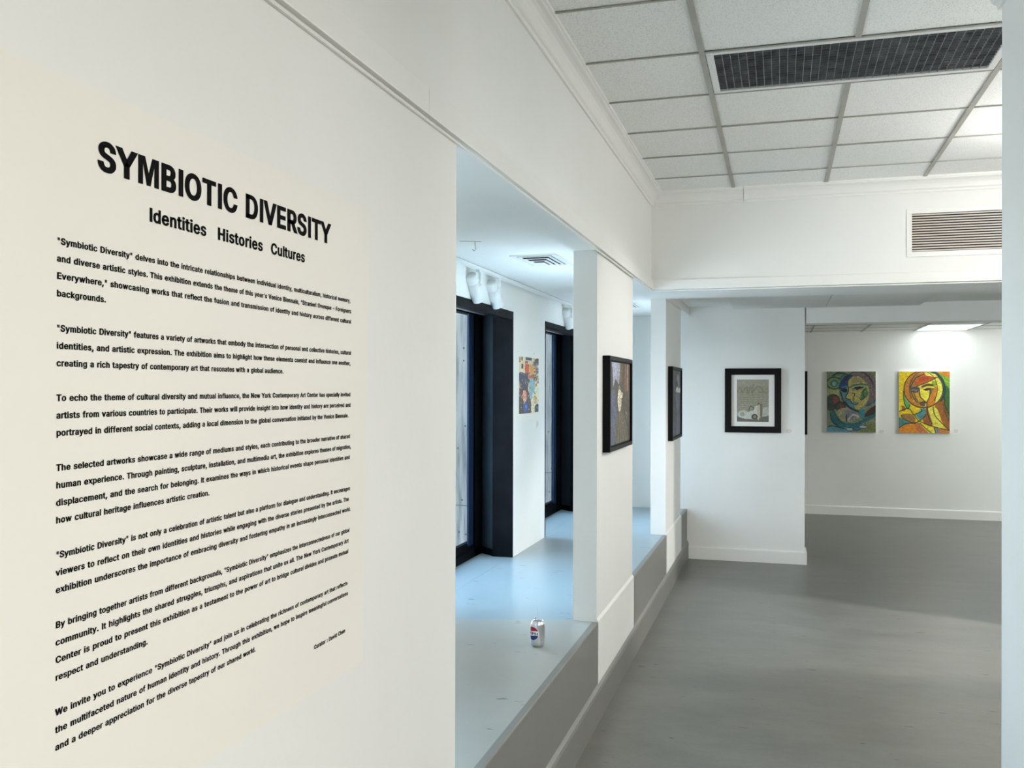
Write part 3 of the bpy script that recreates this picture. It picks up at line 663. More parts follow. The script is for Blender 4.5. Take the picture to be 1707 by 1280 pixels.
# --- night street scene on the first pier
def street_art():
    A = Art(110, 96, (0, 0, 100, 100), (66, 60, 52))
    A.fill([(12, -2), (60, -2), (52, 14), (44, 26), (30, 20), (16, 30)], (150, 156, 180))
    A.fill([(18, 0), (34, 0), (30, 14), (22, 20)], (176, 180, 200), 0.6)
    A.fill([(-2, 0), (12, 2), (18, 30), (10, 44), (-2, 46)], (58, 56, 60))
    A.fill([(56, -2), (76, -2), (72, 34), (52, 34), (46, 24)], (72, 60, 46))
    for x, c in ((77, (150, 98, 66)), (82, (92, 62, 46)), (88, (190, 150, 126)), (94, (118, 80, 60)), (60, (120, 96, 60)), (52, (132, 108, 70))):
        A.line([(x, -2), (x - 2, 34 if x > 70 else 22)], 4.5, c, 0.85)
    A.fill([(-2, 44), (26, 34), (36, 60), (30, 102), (-2, 102)], (78, 86, 106))
    A.fill([(44, 54), (60, 54), (92, 102), (30, 102)], (88, 80, 64))
    for k in range(9): A.line([(48 + k, 58), (34 + k*7, 101)], 1.6, (150, 140, 116) if k % 2 else (56, 50, 42), 0.6)
    for k in range(26):
        x, y = A.rng.uniform(0, 34), A.rng.uniform(44, 98); A.line([(x, y), (x + A.rng.uniform(-5, 5), y + 7)], 1.6, (120, 130, 152) if k % 2 else (44, 48, 60), 0.6)
    for k in range(20):
        x, y = A.rng.uniform(70, 99), A.rng.uniform(34, 70); A.line([(x, y), (x + 3, y + 5)], 2, (126, 104, 74) if k % 2 else (48, 40, 34), 0.7)
    A.ell(48, 32, 5, 4, (128, 124, 116)); A.fill([(42, 36), (48, 33), (56, 37), (57, 48), (52, 60), (43, 58), (39, 46)], (214, 206, 180))
    A.ell(60, 40, 4, 3.5, (206, 194, 160)); A.line([(50, 40), (49, 58)], 1.5, (120, 112, 90), 0.7)
    A.line([(78, 62), (86, 66), (82, 70)], 2.5, (160, 146, 110), 0.8)
    return A.texture(0.12).texture(0.10, 3, 2)
def hang_framed(loc, label, w, h, art):
    fr = thing('framed_painting', label, 'painting', loc, FACE_E, 'black framed paintings on the piers')
    f = frame_mesh(w, h, 0.024, 0.041); f.build('frame', M['black'], fr)
    MB().box(-w/2 + 0.02, w/2 - 0.02, -0.027, -0.002, 0.02, h - 0.02).build('backing_board', M['black'], fr)
    art.mesh('canvas', w - 0.062, h - 0.062, -0.0285, M['pigment'], fr, 0, 0.031)
    return fr
hang_framed((XW - 0.008, 5.580, 1.354), 'black framed night street painting with a pale figure, on the nearer pier', 0.820, 0.514, street_art())
def figure_art():
    A = Art(110, 96, (0, 0, 100, 100), (62, 66, 74))
    for k in range(18): A.line([(A.rng.uniform(0, 100), -2), (A.rng.uniform(0, 100), 60)], A.rng.uniform(3, 9), [(88, 98, 112), (40, 42, 48), (104, 112, 120)][k % 3], 0.45)
    A.fill([(56, 8), (78, 6), (86, 22), (72, 30), (60, 24)], (150, 156, 160), 0.8)
    A.fill([(40, 20), (62, 16), (70, 28), (52, 34), (42, 30)], (44, 40, 44))
    A.fill([(44, 30), (60, 24), (74, 28), (92, 26), (96, 33), (70, 36), (54, 34)], (206, 206, 202))
    A.fill([(52, 36), (78, 34), (88, 48), (82, 66), (60, 64), (52, 50)], (96, 106, 126))
    A.fill([(20, 50), (46, 48), (50, 96), (24, 98)], (42, 42, 48), 0.8); A.fill([(60, 66), (90, 62), (96, 100), (58, 100)], (82, 90, 108))
    for k in range(30):
        x, y = A.rng.uniform(4, 60), A.rng.uniform(50, 98); A.line([(x, y), (x + 4, y + 6)], 1.8, (120, 126, 136) if k % 2 else (28, 28, 34), 0.7)
    A.line([(14, 4), (10, 40), (16, 96)], 7, (112, 108, 106), 0.5)
    return A.texture(0.13).texture(0.12, 2, 4)
hang_framed((XW - 0.008, 8.740, 1.257), 'black framed blue-grey painting seen edge-on, on the farther pier', 0.820, 0.625, figure_art())

# --- pencil drawing of a white car, in a broad black frame on the block
def drawing_art():
    A = Art(110, 144, (258, 297, 750, 940), (142, 139, 122))
    A.fill([(250, 300), (760, 300), (760, 400), (250, 410)], (150, 147, 131), 0.8, False)
    for P, c in (([(270, 480), (310, 420), (345, 500)], (106, 102, 88)), ([(350, 490), (410, 410), (420, 500)], (96, 92, 78)),
                 ([(430, 520), (470, 400), (490, 520)], (112, 108, 94)), ([(500, 560), (505, 380), (520, 380)], (108, 104, 90)),
                 ([(520, 470), (590, 400), (660, 480), (600, 490)], (106, 104, 90)), ([(640, 440), (700, 500), (745, 490)], (118, 114, 98))):
        A.line(P, 17, c, 0.5)
    for y in range(500, 740, 16):
        A.line([(258 + A.rng.uniform(0, 60), y), (480, y + A.rng.uniform(-14, 14)), (750 - A.rng.uniform(0, 60), y + A.rng.uniform(-10, 10))], 7, (112, 109, 94) if (y // 16) % 2 else (158, 155, 140), 0.6)
    for k in range(60):
        x, y = A.rng.uniform(262, 745), A.rng.uniform(400, 660); A.line([(x, y), (x + A.rng.uniform(-20, 20), y + A.rng.uniform(-30, 10))], 4, (166, 162, 146) if k % 2 else (104, 100, 86), 0.5)
    A.fill([(258, 850), (400, 900), (520, 905), (750, 840), (760, 950), (250, 950)], (100, 99, 90), 1, False)
    A.fill([(640, 740), (750, 720), (755, 830), (650, 850)], (168, 168, 160))
    A.fill([(272, 840), (285, 785), (360, 762), (440, 785), (500, 760), (540, 705), (600, 700), (640, 760), (640, 850), (590, 880), (470, 895), (400, 895), (300, 870)], (190, 190, 182))
    A.line([(440, 775), (470, 705), (520, 730), (500, 765)], 12, (84, 82, 74)); A.line([(285, 800), (330, 772), (440, 790)], 5, (130, 128, 118), 0.8)
    A.fill([(315, 800), (370, 800), (372, 850), (318, 846)], (132, 130, 122), 0.7)
    A.ell(530, 860, 48, 40, (62, 60, 56)); A.ell(532, 862, 26, 22, (128, 126, 118))
    A.ell(590, 672, 18, 20, (110, 78, 60)); A.ell(632, 680, 16, 18, (126, 92, 74))
    A.fill([(575, 700), (610, 690), (618, 800), (600, 900), (582, 900)], (176, 168, 150)); A.fill([(615, 705), (648, 700), (652, 800), (640, 910), (622, 905)], (112, 104, 92))
    return A.texture(0.05).texture(0.05, 2, 2)
fd = thing('framed_drawing', 'broad black frame with a pencil drawing of a white car, on the white block', 'framed drawing', (-0.2605, YE - 0.0005, 1.2668))
frame_mesh(0.530, 0.629, 0.062, 0.032).build('frame', M['black'], fd)
mb_ = MB()
for x0, x1, z0, z1 in ((-0.21, -0.150, 0.055, 0.575), (0.150, 0.21, 0.055, 0.575), (-0.150, 0.150, 0.055, 0.106), (-0.150, 0.150, 0.520, 0.575)):
    mb_.box(x0, x1, -0.014, -0.004, z0, z1)
mb_.build('mat_board', M['mat_board'], fd)
drawing_art().mesh('drawing', 0.302, 0.416, -0.0115, M['print'], fd, 0, 0.105)

# --- two canvases on the back wall
def blue_art():
    A = Art(130, 160, (130, 140, 930, 1135), (122, 132, 96)); DK = (18, 34, 44); TL = (24, 104, 112)
    A.fill([(130, 420), (330, 440), (300, 560), (130, 560)], (150, 158, 96)); A.fill([(700, 140), (930, 140), (930, 260), (840, 200)], (110, 132, 62), 1, False)
    A.ell(250, 330, 125, 100, (112, 146, 78)); A.ell(255, 335, 70, 60, (60, 110, 100)); A.ell(250, 342, 36, 34, (130, 170, 176))
    A.ring(250, 330, 122, 98, 16, DK, 0.9, 20, 330); A.line([(230, 215), (300, 180), (420, 185), (360, 250), (380, 330)], 34, (46, 112, 84)); A.line([(235, 200), (330, 160), (450, 185), (500, 215)], 16, DK)
    A.fill([(500, 215), (640, 150), (800, 150), (905, 240), (935, 420), (930, 570), (850, 690), (780, 700), (830, 540), (815, 390), (740, 280), (640, 215)], (112, 94, 98))
    for k in range(14): A.line([(560 + k*22, 190 + abs(k-6)*6), (760 + k*10, 240 + k*34)], 8, (150, 120, 118) if k % 2 else (72, 62, 70), 0.5)
    A.fill([(470, 340), (540, 235), (650, 225), (760, 300), (822, 420), (805, 560), (770, 660), (690, 735), (605, 772), (520, 710), (450, 600)], (184, 166, 78))
    A.fill([(560, 240), (660, 235), (740, 300), (640, 330), (540, 330)], (150, 142, 92), 0.8)
    A.fill([(352, 470), (460, 400), (470, 520), (440, 570), (510, 610), (560, 660), (600, 770), (500, 735), (410, 640)], (64, 128, 138))
    A.fill([(345, 320), (400, 240), (480, 190), (560, 205), (480, 300), (460, 400), (350, 440), (325, 400)], (26, 66, 122)); A.fill([(400, 240), (500, 200), (470, 290)], (20, 44, 70), 0.7)
    A.fill([(700, 470), (770, 400), (800, 460), (800, 540), (740, 590), (680, 610)], (78, 128, 74)); A.line([(770, 420), (715, 490), (745, 560), (700, 605), (665, 580)], 13, (22, 60, 52))
    A.line([(510, 400), (580, 365), (700, 352), (810, 365)], 26, (38, 110, 104)); A.fill([(540, 440), (600, 395), (680, 385), (740, 400), (660, 430), (580, 455)], (14, 26, 52)); A.ell(580, 440, 34, 14, (110, 160, 150))
    A.fill([(360, 440), (420, 420), (465, 440), (450, 480), (380, 470)], (12, 26, 48)); A.line([(380, 400), (440, 385), (470, 380)], 14, (90, 150, 160))
    A.line([(470, 340), (485, 460), (440, 570), (510, 605), (540, 660)], 14, DK); A.line([(545, 492), (588, 510), (560, 590), (572, 640)], 12, DK)
    A.ell(590, 668, 54, 28, (70, 140, 132)); A.line([(535, 650), (590, 690), (650, 655)], 10, DK); A.line([(545, 650), (590, 660), (640, 645)], 7, DK)
    for cx, cy, rx, ry in ((235, 610, 105, 95), (200, 710, 80, 85), (350, 715, 85, 80)): A.ell(cx, cy, rx, ry, (62, 66, 58))
    A.ell(280, 610, 50, 55, (146, 62, 36)); A.ell(370, 720, 40, 36, (120, 56, 42)); A.ell(180, 690, 40, 50, (44, 70, 66)); A.ring(235, 610, 104, 94, 12, (24, 50, 54), 0.8); A.ring(350, 715, 84, 78, 12, (24, 40, 44), 0.8)
    A.fill([(300, 790), (420, 740), (560, 775), (660, 880), (470, 975), (350, 920)], (150, 148, 112)); A.fill([(430, 800), (560, 775), (640, 860), (470, 960)], (118, 120, 132))
    A.line([(480, 940), (560, 850), (650, 880)], 20, (190, 190, 196)); A.line([(450, 960), (455, 860)], 18, (22, 50, 40))
    A.fill([(180, 810), (260, 820), (330, 930), (450, 1040), (440, 1075), (290, 1050), (200, 950)], TL); A.line([(240, 790), (300, 900), (400, 990), (560, 1010), (700, 960)], 30, (36, 92, 62)); A.line([(185, 830), (220, 950), (320, 1040)], 12, DK)
    A.line([(430, 1010), (600, 1020), (780, 920), (930, 850)], 60, TL); A.fill([(740, 890), (790, 790), (930, 690), (935, 800), (840, 860)], (66, 46, 32)); A.line([(420, 640), (520, 740), (650, 800), (720, 900)], 26, DK)
    A.fill([(660, 780), (750, 760), (740, 900), (690, 880)], (44, 130, 150)); A.line([(780, 700), (900, 640), (935, 590)], 30, (50, 84, 120))
    A.fill([(130, 1050), (420, 1060), (640, 1040), (560, 1140), (130, 1140)], (74, 150, 172)); A.fill([(640, 1060), (930, 980), (935, 1140), (580, 1140)], (118, 130, 66))
    for cx, cy in ((510, 1088), (725, 1045), (620, 1075)): A.ell(cx, cy, 66, 28, (160, 190, 206) if cx != 620 else (40, 110, 150)); A.ring(cx, cy, 66, 28, 10, (16, 50, 76))
    A.line([(150, 1050), (210, 1040), (420, 1080)], 14, DK); A.ring(640, 560, 285, 420, 16, DK, 0.9, 215, 330); A.line([(352, 470), (410, 640), (510, 740), (620, 790)], 18, DK)
    g = A.c.mean(2, keepdims=True); A.c = (A.c * 0.80 + g * 0.20) * 0.92
    return A.texture(0.09).texture(0.08, 4, 3)
def yellow_art():
    A = Art(130, 160, (145, 140, 970, 1150), (222, 192, 26)); DK = (44, 44, 30)
    A.fill([(720, 140), (970, 140), (970, 260)], (214, 128, 34), 1, False); A.fill([(640, 150), (760, 150), (900, 220), (975, 300), (975, 860), (900, 760), (870, 500), (820, 300)], (128, 170, 44))
    A.fill([(850, 400), (960, 420), (975, 860), (920, 800), (865, 600)], (52, 104, 40))
    A.ell(545, 430, 315, 300, (196, 122, 40)); A.fill([(560, 150), (740, 190), (850, 330), (860, 520), (740, 660), (720, 400)], (226, 214, 84))
    A.fill([(300, 330), (400, 220), (520, 180), (420, 300), (330, 430)], (150, 110, 48)); A.fill([(400, 370), (430, 260), (560, 205), (690, 225), (760, 240), (640, 310), (500, 350)], (186, 88, 38)); A.fill([(470, 300), (520, 230), (640, 240), (600, 290)], (166, 68, 34), 0.8)
    A.fill([(430, 385), (560, 335), (700, 275), (760, 340), (770, 420), (660, 450), (640, 560), (600, 640), (520, 580), (480, 450)], (232, 220, 70)); A.fill([(690, 290), (750, 320), (740, 400), (690, 370)], (150, 170, 40))
    A.fill([(330, 440), (470, 430), (490, 540), (560, 610), (600, 640), (560, 730), (440, 690), (360, 580)], (176, 134, 54)); A.fill([(430, 500), (490, 540), (540, 600), (470, 630)], (206, 160, 44))
    A.fill([(690, 430), (770, 400), (745, 600), (700, 705), (615, 720), (610, 640), (650, 560)], (214, 132, 38)); A.fill([(640, 440), (700, 410), (690, 480), (650, 520)], (120, 110, 80))
    A.line([(530, 390), (600, 360), (690, 365)], 36, (80, 66, 44)); A.fill([(540, 440), (600, 410), (680, 405), (620, 450)], (120, 40, 30)); A.ell(590, 440, 22, 18, (40, 40, 34))
    A.ell(405, 430, 85, 52, (110, 104, 104)); A.line([(330, 430), (400, 410), (470, 430)], 20, (60, 56, 66)); A.line([(350, 460), (410, 480), (460, 465)], 14, (60, 50, 50))
    A.ell(545, 675, 60, 34, (112, 78, 46)); A.line([(480, 660), (540, 640), (600, 650)], 12, DK); A.ell(590, 690, 14, 28, (196, 196, 180))
    A.line([(480, 440), (490, 550), (540, 600), (570, 640)], 13, DK); A.line([(660, 440), (640, 560), (605, 640), (600, 730)], 16, (70, 74, 50)); A.line([(340, 460), (380, 560), (440, 650)], 12, DK); A.line([(385, 480), (420, 580), (470, 650)], 9, DK)
    A.fill([(590, 735), (630, 735), (690, 1010), (640, 1030), (540, 960)], (150, 88, 40)); A.fill([(620, 735), (700, 720), (730, 870), (890, 1065), (730, 1055), (665, 900)], (222, 212, 84))
    A.fill([(735, 690), (870, 600), (930, 740), (975, 850), (975, 1085), (900, 1050), (800, 860)], (158, 94, 36)); A.fill([(860, 640), (975, 820), (975, 1000), (880, 800)], (84, 84, 36), 0.7); A.fill([(715, 740), (770, 760), (835, 950), (750, 870)], (226, 214, 90))
    A.fill([(145, 900), (260, 950), (420, 985), (250, 1030), (150, 1080)], (74, 126, 124)); A.fill([(430, 850), (540, 740), (585, 790), (560, 890), (490, 930)], (72, 138, 142)); A.fill([(150, 1150), (190, 1050), (330, 1000), (450, 990), (560, 1050), (640, 1155)], (212, 132, 30))
    A.fill([(400, 1000), (480, 985), (620, 1155), (480, 1155)], (186, 110, 56)); A.fill([(720, 1075), (975, 1090), (975, 1155), (740, 1155)], (206, 124, 56), 1, False); A.fill([(730, 1070), (800, 1085), (790, 1155), (735, 1155)], (130, 126, 120))
    A.fill([(180, 860), (240, 840), (390, 850), (410, 960), (300, 950), (210, 910)], (150, 110, 56)); A.fill([(395, 850), (470, 950), (610, 1040), (715, 1065), (740, 1155), (640, 1155), (480, 990), (420, 930)], (224, 212, 66))
    A.fill([(215, 480), (260, 600), (325, 680), (290, 750), (235, 680)], (70, 158, 92)); A.fill([(190, 710), (240, 720), (260, 770), (200, 790)], (150, 96, 44))
    A.ring(545, 430, 318, 305, 15, DK, 1, -40, 300); A.ring(560, 430, 330, 320, 34, (32, 58, 76), 1, 285, 395); A.ring(545, 430, 225, 290, 12, DK, 0.9, 150, 400)
    for P in ([(215, 470), (230, 640), (290, 755), (325, 690)], [(150, 800), (300, 750), (390, 850), (430, 830)], [(180, 860), (220, 920), (380, 980), (500, 940), (590, 850)], [(330, 400), (420, 250), (560, 180)],
              [(430, 385), (600, 320), (790, 220)], [(400, 850), (470, 950), (700, 1040), (960, 1100)], [(490, 990), (600, 1090), (680, 1150)], [(700, 720), (740, 870), (900, 1040), (970, 1100)], [(600, 735), (620, 860), (680, 1000)],
              [(720, 1060), (745, 1150)], [(150, 1070), (260, 1000), (420, 990)], [(880, 560), (900, 700), (970, 850)], [(430, 840), (520, 790), (500, 750)]):
        A.line(P, 13, DK, 0.95)
    return A.texture(0.07).texture(0.06, 4, 3)
def canvas(name, loc, label, w, h, art):
    c = thing(name, label, 'painting', loc, 0, 'canvases on the back wall')
    MB().bbox(-w/2, w/2, -0.036, -0.0005, 0, h, 0.004).build('stretched_canvas', M['paper'], c)
    art.mesh('painted_face', w - 0.006, h - 0.006, -0.0368, M['pigment'], c, 0, 0.003)
    return c
canvas('canvas_painting', (0.901, YK, 1.117), 'unframed blue and green painting of a hooded face with flowers', 0.618, 0.820, blue_art())
canvas('canvas_painting', (1.797, YK, 1.119), 'unframed yellow and orange painting of a face under the lit ceiling panel', 0.616, 0.814, yellow_art())
# picture whose edge shows past the block
fp = thing('framed_picture', 'black framed picture mostly hidden behind the edge of the white block', 'picture', (0.085, YK - 0.0005, 1.076))
frame_mesh(0.52, 0.865, 0.05, 0.035).build('frame', M['black'], fp)
MB().box(-0.215, 0.215, -0.015, -0.004, 0.045, 0.82).build('picture', M['mat_board'], fp)

# --- unframed collage print between the windows
def collage_art():
    A = Art(96, 120, (195, 285, 455, 1040), (216, 196, 160)); R = A.rng
    pal = [(52, 62, 88), (34, 38, 52), (196, 96, 42), (232, 220, 190), (120, 64, 52), (90, 130, 150), (208, 150, 70), (60, 48, 44)]
    for k in range(70):
        x, y = R.uniform(195, 455), R.uniform(285, 1040); w, h = R.uniform(8, 26), R.uniform(14, 44)
        A.fill([(x-w, y-h), (x+w, y-h), (x+w, y+h), (x-w, y+h)], pal[int(R.integers(len(pal)))], 0.8, False)
    A.fill([(195, 285), (275, 285), (265, 500), (195, 500)], (228, 212, 176), 1, False)
    for x, y, w, h, c in ((205, 330, 9, 30, (170, 130, 40)), (232, 310, 8, 26, (60, 60, 60)), (236, 410, 12, 30, (70, 60, 50)), (320, 305, 40, 18, (44, 60, 84)), (430, 340, 30, 40, (56, 44, 48))):
        A.fill([(x-w, y-h), (x+w, y-h), (x+w, y+h), (x-w, y+h)], c, 1, False)
    A.fill([(270, 370), (322, 370), (322, 500), (270, 500)], (214, 84, 28), 1, False)
    for y in (400, 430, 460): A.line([(280, y), (315, y)], 9, (170, 50, 20))
    A.ell(365, 450, 36, 58, (222, 150, 60)); A.ell(370, 540, 26, 34, (180, 90, 40)); A.ell(405, 515, 18, 30, (230, 200, 150))
    A.fill([(195, 505), (260, 500), (310, 560), (300, 720), (230, 720), (200, 620)], (56, 62, 92)); A.line([(300, 500), (302, 720)], 12, (58, 42, 40))
    A.fill([(330, 600), (385, 580), (390, 760), (350, 860), (325, 760)], (132, 180, 196)); A.fill([(195, 730), (300, 720), (345, 860), (345, 1040), (195, 1040)], (84, 58, 52)); A.ell(268, 810, 28, 80, (224, 150, 130))
    A.fill([(250, 900), (315, 895), (310, 1020), (255, 1020)], (40, 78, 150), 1, False); A.ell(285, 950, 10, 24, (120, 170, 220))
    A.fill([(390, 740), (455, 640), (455, 1000), (360, 1030), (360, 860)], (236, 226, 186)); A.ell(408, 860, 24, 60, (222, 186, 120)); A.fill([(410, 940), (455, 930), (455, 1020), (400, 1030)], (44, 58, 80))
    for k in range(60): A.ell(R.uniform(385, 452), R.uniform(330, 600), 7, 12, pal[int(R.integers(len(pal)))], 0.8)
    for k in range(170):
        x, y = R.uniform(200, 450), R.uniform(500, 1030); w, h = R.uniform(2, 7), R.uniform(4, 16)
        c = pal[int(R.integers(len(pal)))] if x < 330 else [(232, 220, 190), (44, 58, 80), (214, 170, 110), (120, 170, 190)][k % 4]
        A.fill([(x-w, y-h), (x+w, y-h*0.8), (x+w, y+h), (x-w*0.8, y+h)], c, 0.75, False)
    return A.texture(0.10)
pr = thing('art_print', 'unframed multicoloured collage print on white paper between the two windows', 'print', (XB + 0.0005, 7.215, 1.455), FACE_E)
MB().box(-0.352, 0.352, -0.0022, 0, 0, 0.522).build('paper_sheet', M['paper'], pr)
collage_art().mesh('printed_image', 0.602, 0.420, -0.0028, M['print'], pr, -0.006, 0.052)
for x in (-0.33, 0.14):
    MB().lathe([(0.004, 0), (0.005, 0.003), (0.003, 0.006), (0.0, 0.0065)], 10, Matrix.Translation((x, -0.002, 0.508)) @ Matrix.Rotation(math.pi/2, 4, 'X')).build('push_pin', M['white_metal'], pr)

# caption cards
def card(loc, w, h, label, rz=0.0):
    c = thing('caption_card', label, 'caption card', loc, rz, 'caption cards beside the pictures')
    MB().box(-w/2, w/2, -0.003, -0.0003, 0, h).build('card', M['paper'], c)
    t_ = MB()
    for k in range(4):
        z = h * (0.80 - 0.17 * k); ww_ = w * (0.56, 0.66, 0.60, 0.54)[k]
        t_.box(-w*0.38, -w*0.38 + ww_, -0.0034, -0.003, z - h*0.025, z + h*0.025)
    t_.build('caption_lines', M['grey_text'], c)
card((0.081, YE - 0.0005, 1.256), 0.080, 0.055, 'small white caption card right of the black framed car drawing')
card((1.290, YK - 0.0005, 1.100), 0.085, 0.062, 'small white caption card between the blue and the yellow canvas')
card((2.188, YK - 0.0005, 1.116), 0.085, 0.068, 'small white caption card right of the yellow canvas')
card((XB + 0.0005, 7.49, 1.385), 0.080, 0.055, 'small white caption card under the collage print', FACE_E)

# ------------------------------------------------------------------ soda can with a thin stick
CX, CY = -1.0757, 4.452
ZS_ = ZS
can = thing('soda_can', 'silver soda can with a red, white and blue round emblem, on the grey ledge', 'can', (CX, CY, ZS_), math.radians(238))
R0 = 0.0331
MB().lathe([(0.0, 0.006), (0.020, 0.004), (0.0235, 0.0), (0.0262, 0.0015), (0.0295, 0.007), (0.0325, 0.012), (R0, 0.016), (R0, 0.100), (0.0325, 0.1045), (0.0305, 0.109), (0.0280, 0.114), (0.0268, 0.117)], 48, caps=False).build('body', M['aluminium'], can)
MB().lathe([(0.0, 0.1155), (0.0215, 0.1155), (0.0228, 0.1135), (0.0240, 0.1135), (0.0252, 0.118), (0.0264, 0.1205), (0.0276, 0.1195), (0.0268, 0.117)], 48, caps=False).build('lid', M['aluminium'], can)
tb = MB()
Mt = Matrix.Translation((0.004, 0, 0.1165)) @ Matrix.Rotation(math.radians(-72), 4, 'Y')
ringp = [(0.010 + 0.0095*math.cos(a), 0.0075*math.sin(a), 0) for a in [2*math.pi*k/20 for k in range(21)]]
tb.tube([tuple(Mt @ Vector(p)) for p in ringp], 0.0019, 6); tb.lathe([(0.0, 0.0), (0.0045, 0.0), (0.0045, 0.0018), (0.0, 0.0022)], 14, Matrix.Translation((0.002, 0, 0.1155)))
tb.build('pull_tab', M['aluminium'], can)
def cyl(a, z, r): return (r*math.cos(a), r*math.sin(a), z)
def patch(fn_mask, mname, name, r, parent):
    """part of the round emblem: cells of the can's side whose centre satisfies fn_mask(u, v), u, v in metres from the emblem's centre"""
    mb = MB(); n = 72; half = 0.0325; st = 2*half/n
    for i in range(n):
        for j in range(n):
            u = -half + (i+0.5)*st; v = -half + (j+0.5)*st
            if fn_mask(u, v):
                q = [(u-st/2, v-st/2), (u+st/2, v-st/2), (u+st/2, v+st/2), (u-st/2, v+st/2)]
                mb._add([cyl(a/R0, 0.064 + b, r) for a, b in q], [(0, 1, 2, 3)], True)
    return mb.build(name, M[mname], parent)
ED = 0.0318
em = patch(lambda u, v: u*u + v*v < ED*ED, 'can_white', 'emblem', R0 + 0.0002, can)
wave = lambda u: 0.0018*math.sin(u*95)
patch(lambda u, v: u*u + v*v < (ED-0.001)**2 and v > 0.0105 + wave(u), 'can_red', 'red_field', R0 + 0.0004, em)
patch(lambda u, v: u*u + v*v < (ED-0.001)**2 and v < -0.0105 + wave(u), 'can_blue', 'blue_field', R0 + 0.0004, em)
tx = MB(); put_text(tx, 'PEPSI', -0.0275, 0.0275, -0.0062, 0.0225, 0, lambda px, pz: cyl(px/R0, 0.064 + pz, R0 + 0.0006)); tx.build('lettering', M['ink'], em)
for k, (u0, w, z) in enumerate(((0.040, 0.008, 0.036), (0.040, 0.010, 0.031), (0.041, 0.007, 0.022), (0.040, 0.009, 0.017), (0.006, 0.010, 0.024))):
    sp = MB()._add([cyl(a/R0, b, R0 + 0.0003) for a, b in ((u0, z), (u0+w, z), (u0+w, z+0.002), (u0, z+0.002))], [(0, 1, 2, 3)])
    sp.build('small_print', M['grey_text'], can)
tag(MB().tube([(CX + 0.002, CY, ZS_ + 0.1145), (CX + 0.001, CY, ZS_ + 0.15), (CX - 0.002, CY - 0.001, ZS_ + 0.182)], [0.0007, 0.0007, 0.0010], 6).build('thin_stick', M['wire']),
    'thin pale stick standing upright out of the soda can', 'stick')

# ------------------------------------------------------------------ track with spotlights in the window bay
TKX = -1.745
tr = thing('lighting_track', 'white ceiling track running above the black windows', 'lighting track', (TKX, 6.0, ZA))
tk = MB().box(-0.017, 0.017, -4.6, 3.95, -0.020, -0.003)
tk.build('rail', M['white_metal'], tr)
MB().box(-0.013, 0.013, -4.55, 3.9, -0.004, 0.0).build('shadow_gap_strip', M['groove'], tr)  # dark strip painted as the shadow gap above the rail
def spotlight(loc, label, ax):
    s_ = thing('track_spotlight', label, 'spotlight', loc, 0, 'white spotlights on the bay track')
    MB().bbox(-0.012, 0.012, -0.035, 0.035, -0.014, 0.0, 0.002).bbox(-0.009, 0.009, 0.010, 0.030, -0.055, -0.012, 0.002).build('adapter', M['white_metal'], s_)
    MB().bbox(-0.004, 0.004, 0.012, 0.028, -0.098, -0.05, 0.0015).lathe([(0.008, 0), (0.008, 0.006), (0.0, 0.007)], 14, Matrix.Translation((0.004, 0.02, -0.088)) @ Matrix.Rotation(math.pi/2, 4, 'Y')).build('yoke', M['white_metal'], s_)
    q = Vector(ax).normalized().to_track_quat('Z', 'Y').to_matrix().to_4x4()
    Mh = Matrix.Translation((-0.042, 0.02, -0.088)) @ q
    h = MB().lathe([(0.0, -0.075), (0.034, -0.075), (0.038, -0.071), (0.038, -0.020), (0.0365, -0.019), (0.0365, -0.016), (0.039, -0.015), (0.0395, 0.110), (0.0375, 0.110), (0.035, 0.085), (0.0, 0.070)], 36, Mh, caps=False)
    hd = h.build('lamp_head', M['white_metal'], s_)
    MB().lathe([(0.034, 0.086), (0.028, 0.074), (0.0, 0.0705)], 30, Mh, caps=False).build('reflector', M['lens'], hd)
    return s_
sp0 = spotlight((TKX, 5.70, ZA - 0.020), 'white track spotlight nearest the cut-off by the text wall', (0.10, 0.62, -0.78))
copy_thing(sp0, (TKX, 6.13, ZA - 0.020), 'white track spotlight second from the text wall, near the window corner')
copy_thing(sp0, (TKX, 8.44, ZA - 0.020), 'white track spotlight half hidden behind the nearer pier')

# ceiling diffusers of the bay
def diffuser(loc, label):
    d = thing('air_diffuser', label, 'air vent', loc, 0, 'square air diffusers in the bay ceiling')
    w, l = 0.130, 0.240
    fr = MB()
    def ringbox(mb, a, b, t, z0, z1):
        mb.box(-a, a, -b, -b + t, z0, z1).box(-a, a, b - t, b, z0, z1).box(-a, -a + t, -b + t, b - t, z0, z1).box(a - t, a, -b + t, b - t, z0, z1)
    ringbox(fr, w, l, 0.030, -0.006, 0); fr.build('frame', M['white_metal'], d)
    lv = MB()
    for k, (a, b) in enumerate(((0.094, 0.196), (0.072, 0.152), (0.050, 0.108))): ringbox(lv, a, b, 0.017, -0.008 - 0.006*k, -0.0055 - 0.006*k)
    lv.box(-0.029, 0.029, -0.068, 0.068, -0.026, -0.0235); lv.build('louvers', M['white_metal'], d)
    MB().box(-0.10, 0.10, -0.21, 0.21, -0.0012, -0.0002).build('duct_opening', M['dark'], d)
    return d
df = diffuser((-1.305, 5.49, ZA), 'white square air diffuser in the bay ceiling before the nearer pier')
copy_thing(df, (-1.305, 8.68, ZA), 'white air diffuser in the bay ceiling seen between the two piers')
hk = MB().tube([(-1.462, 4.700, ZA), (-1.462, 4.700, ZA - 0.020), (-1.458, 4.705, ZA - 0.040), (-1.468, 4.708, ZA - 0.046), (-1.478, 4.70, ZA - 0.040)], 0.0022, 6).tube([(-1.53, 4.66, ZA - 0.003), (-1.43, 4.70, ZA - 0.003)], 0.0016, 5)
tag(hk.build('ceiling_hook', M['wire']), 'small bent wire hook hanging from the bay ceiling', 'hook')

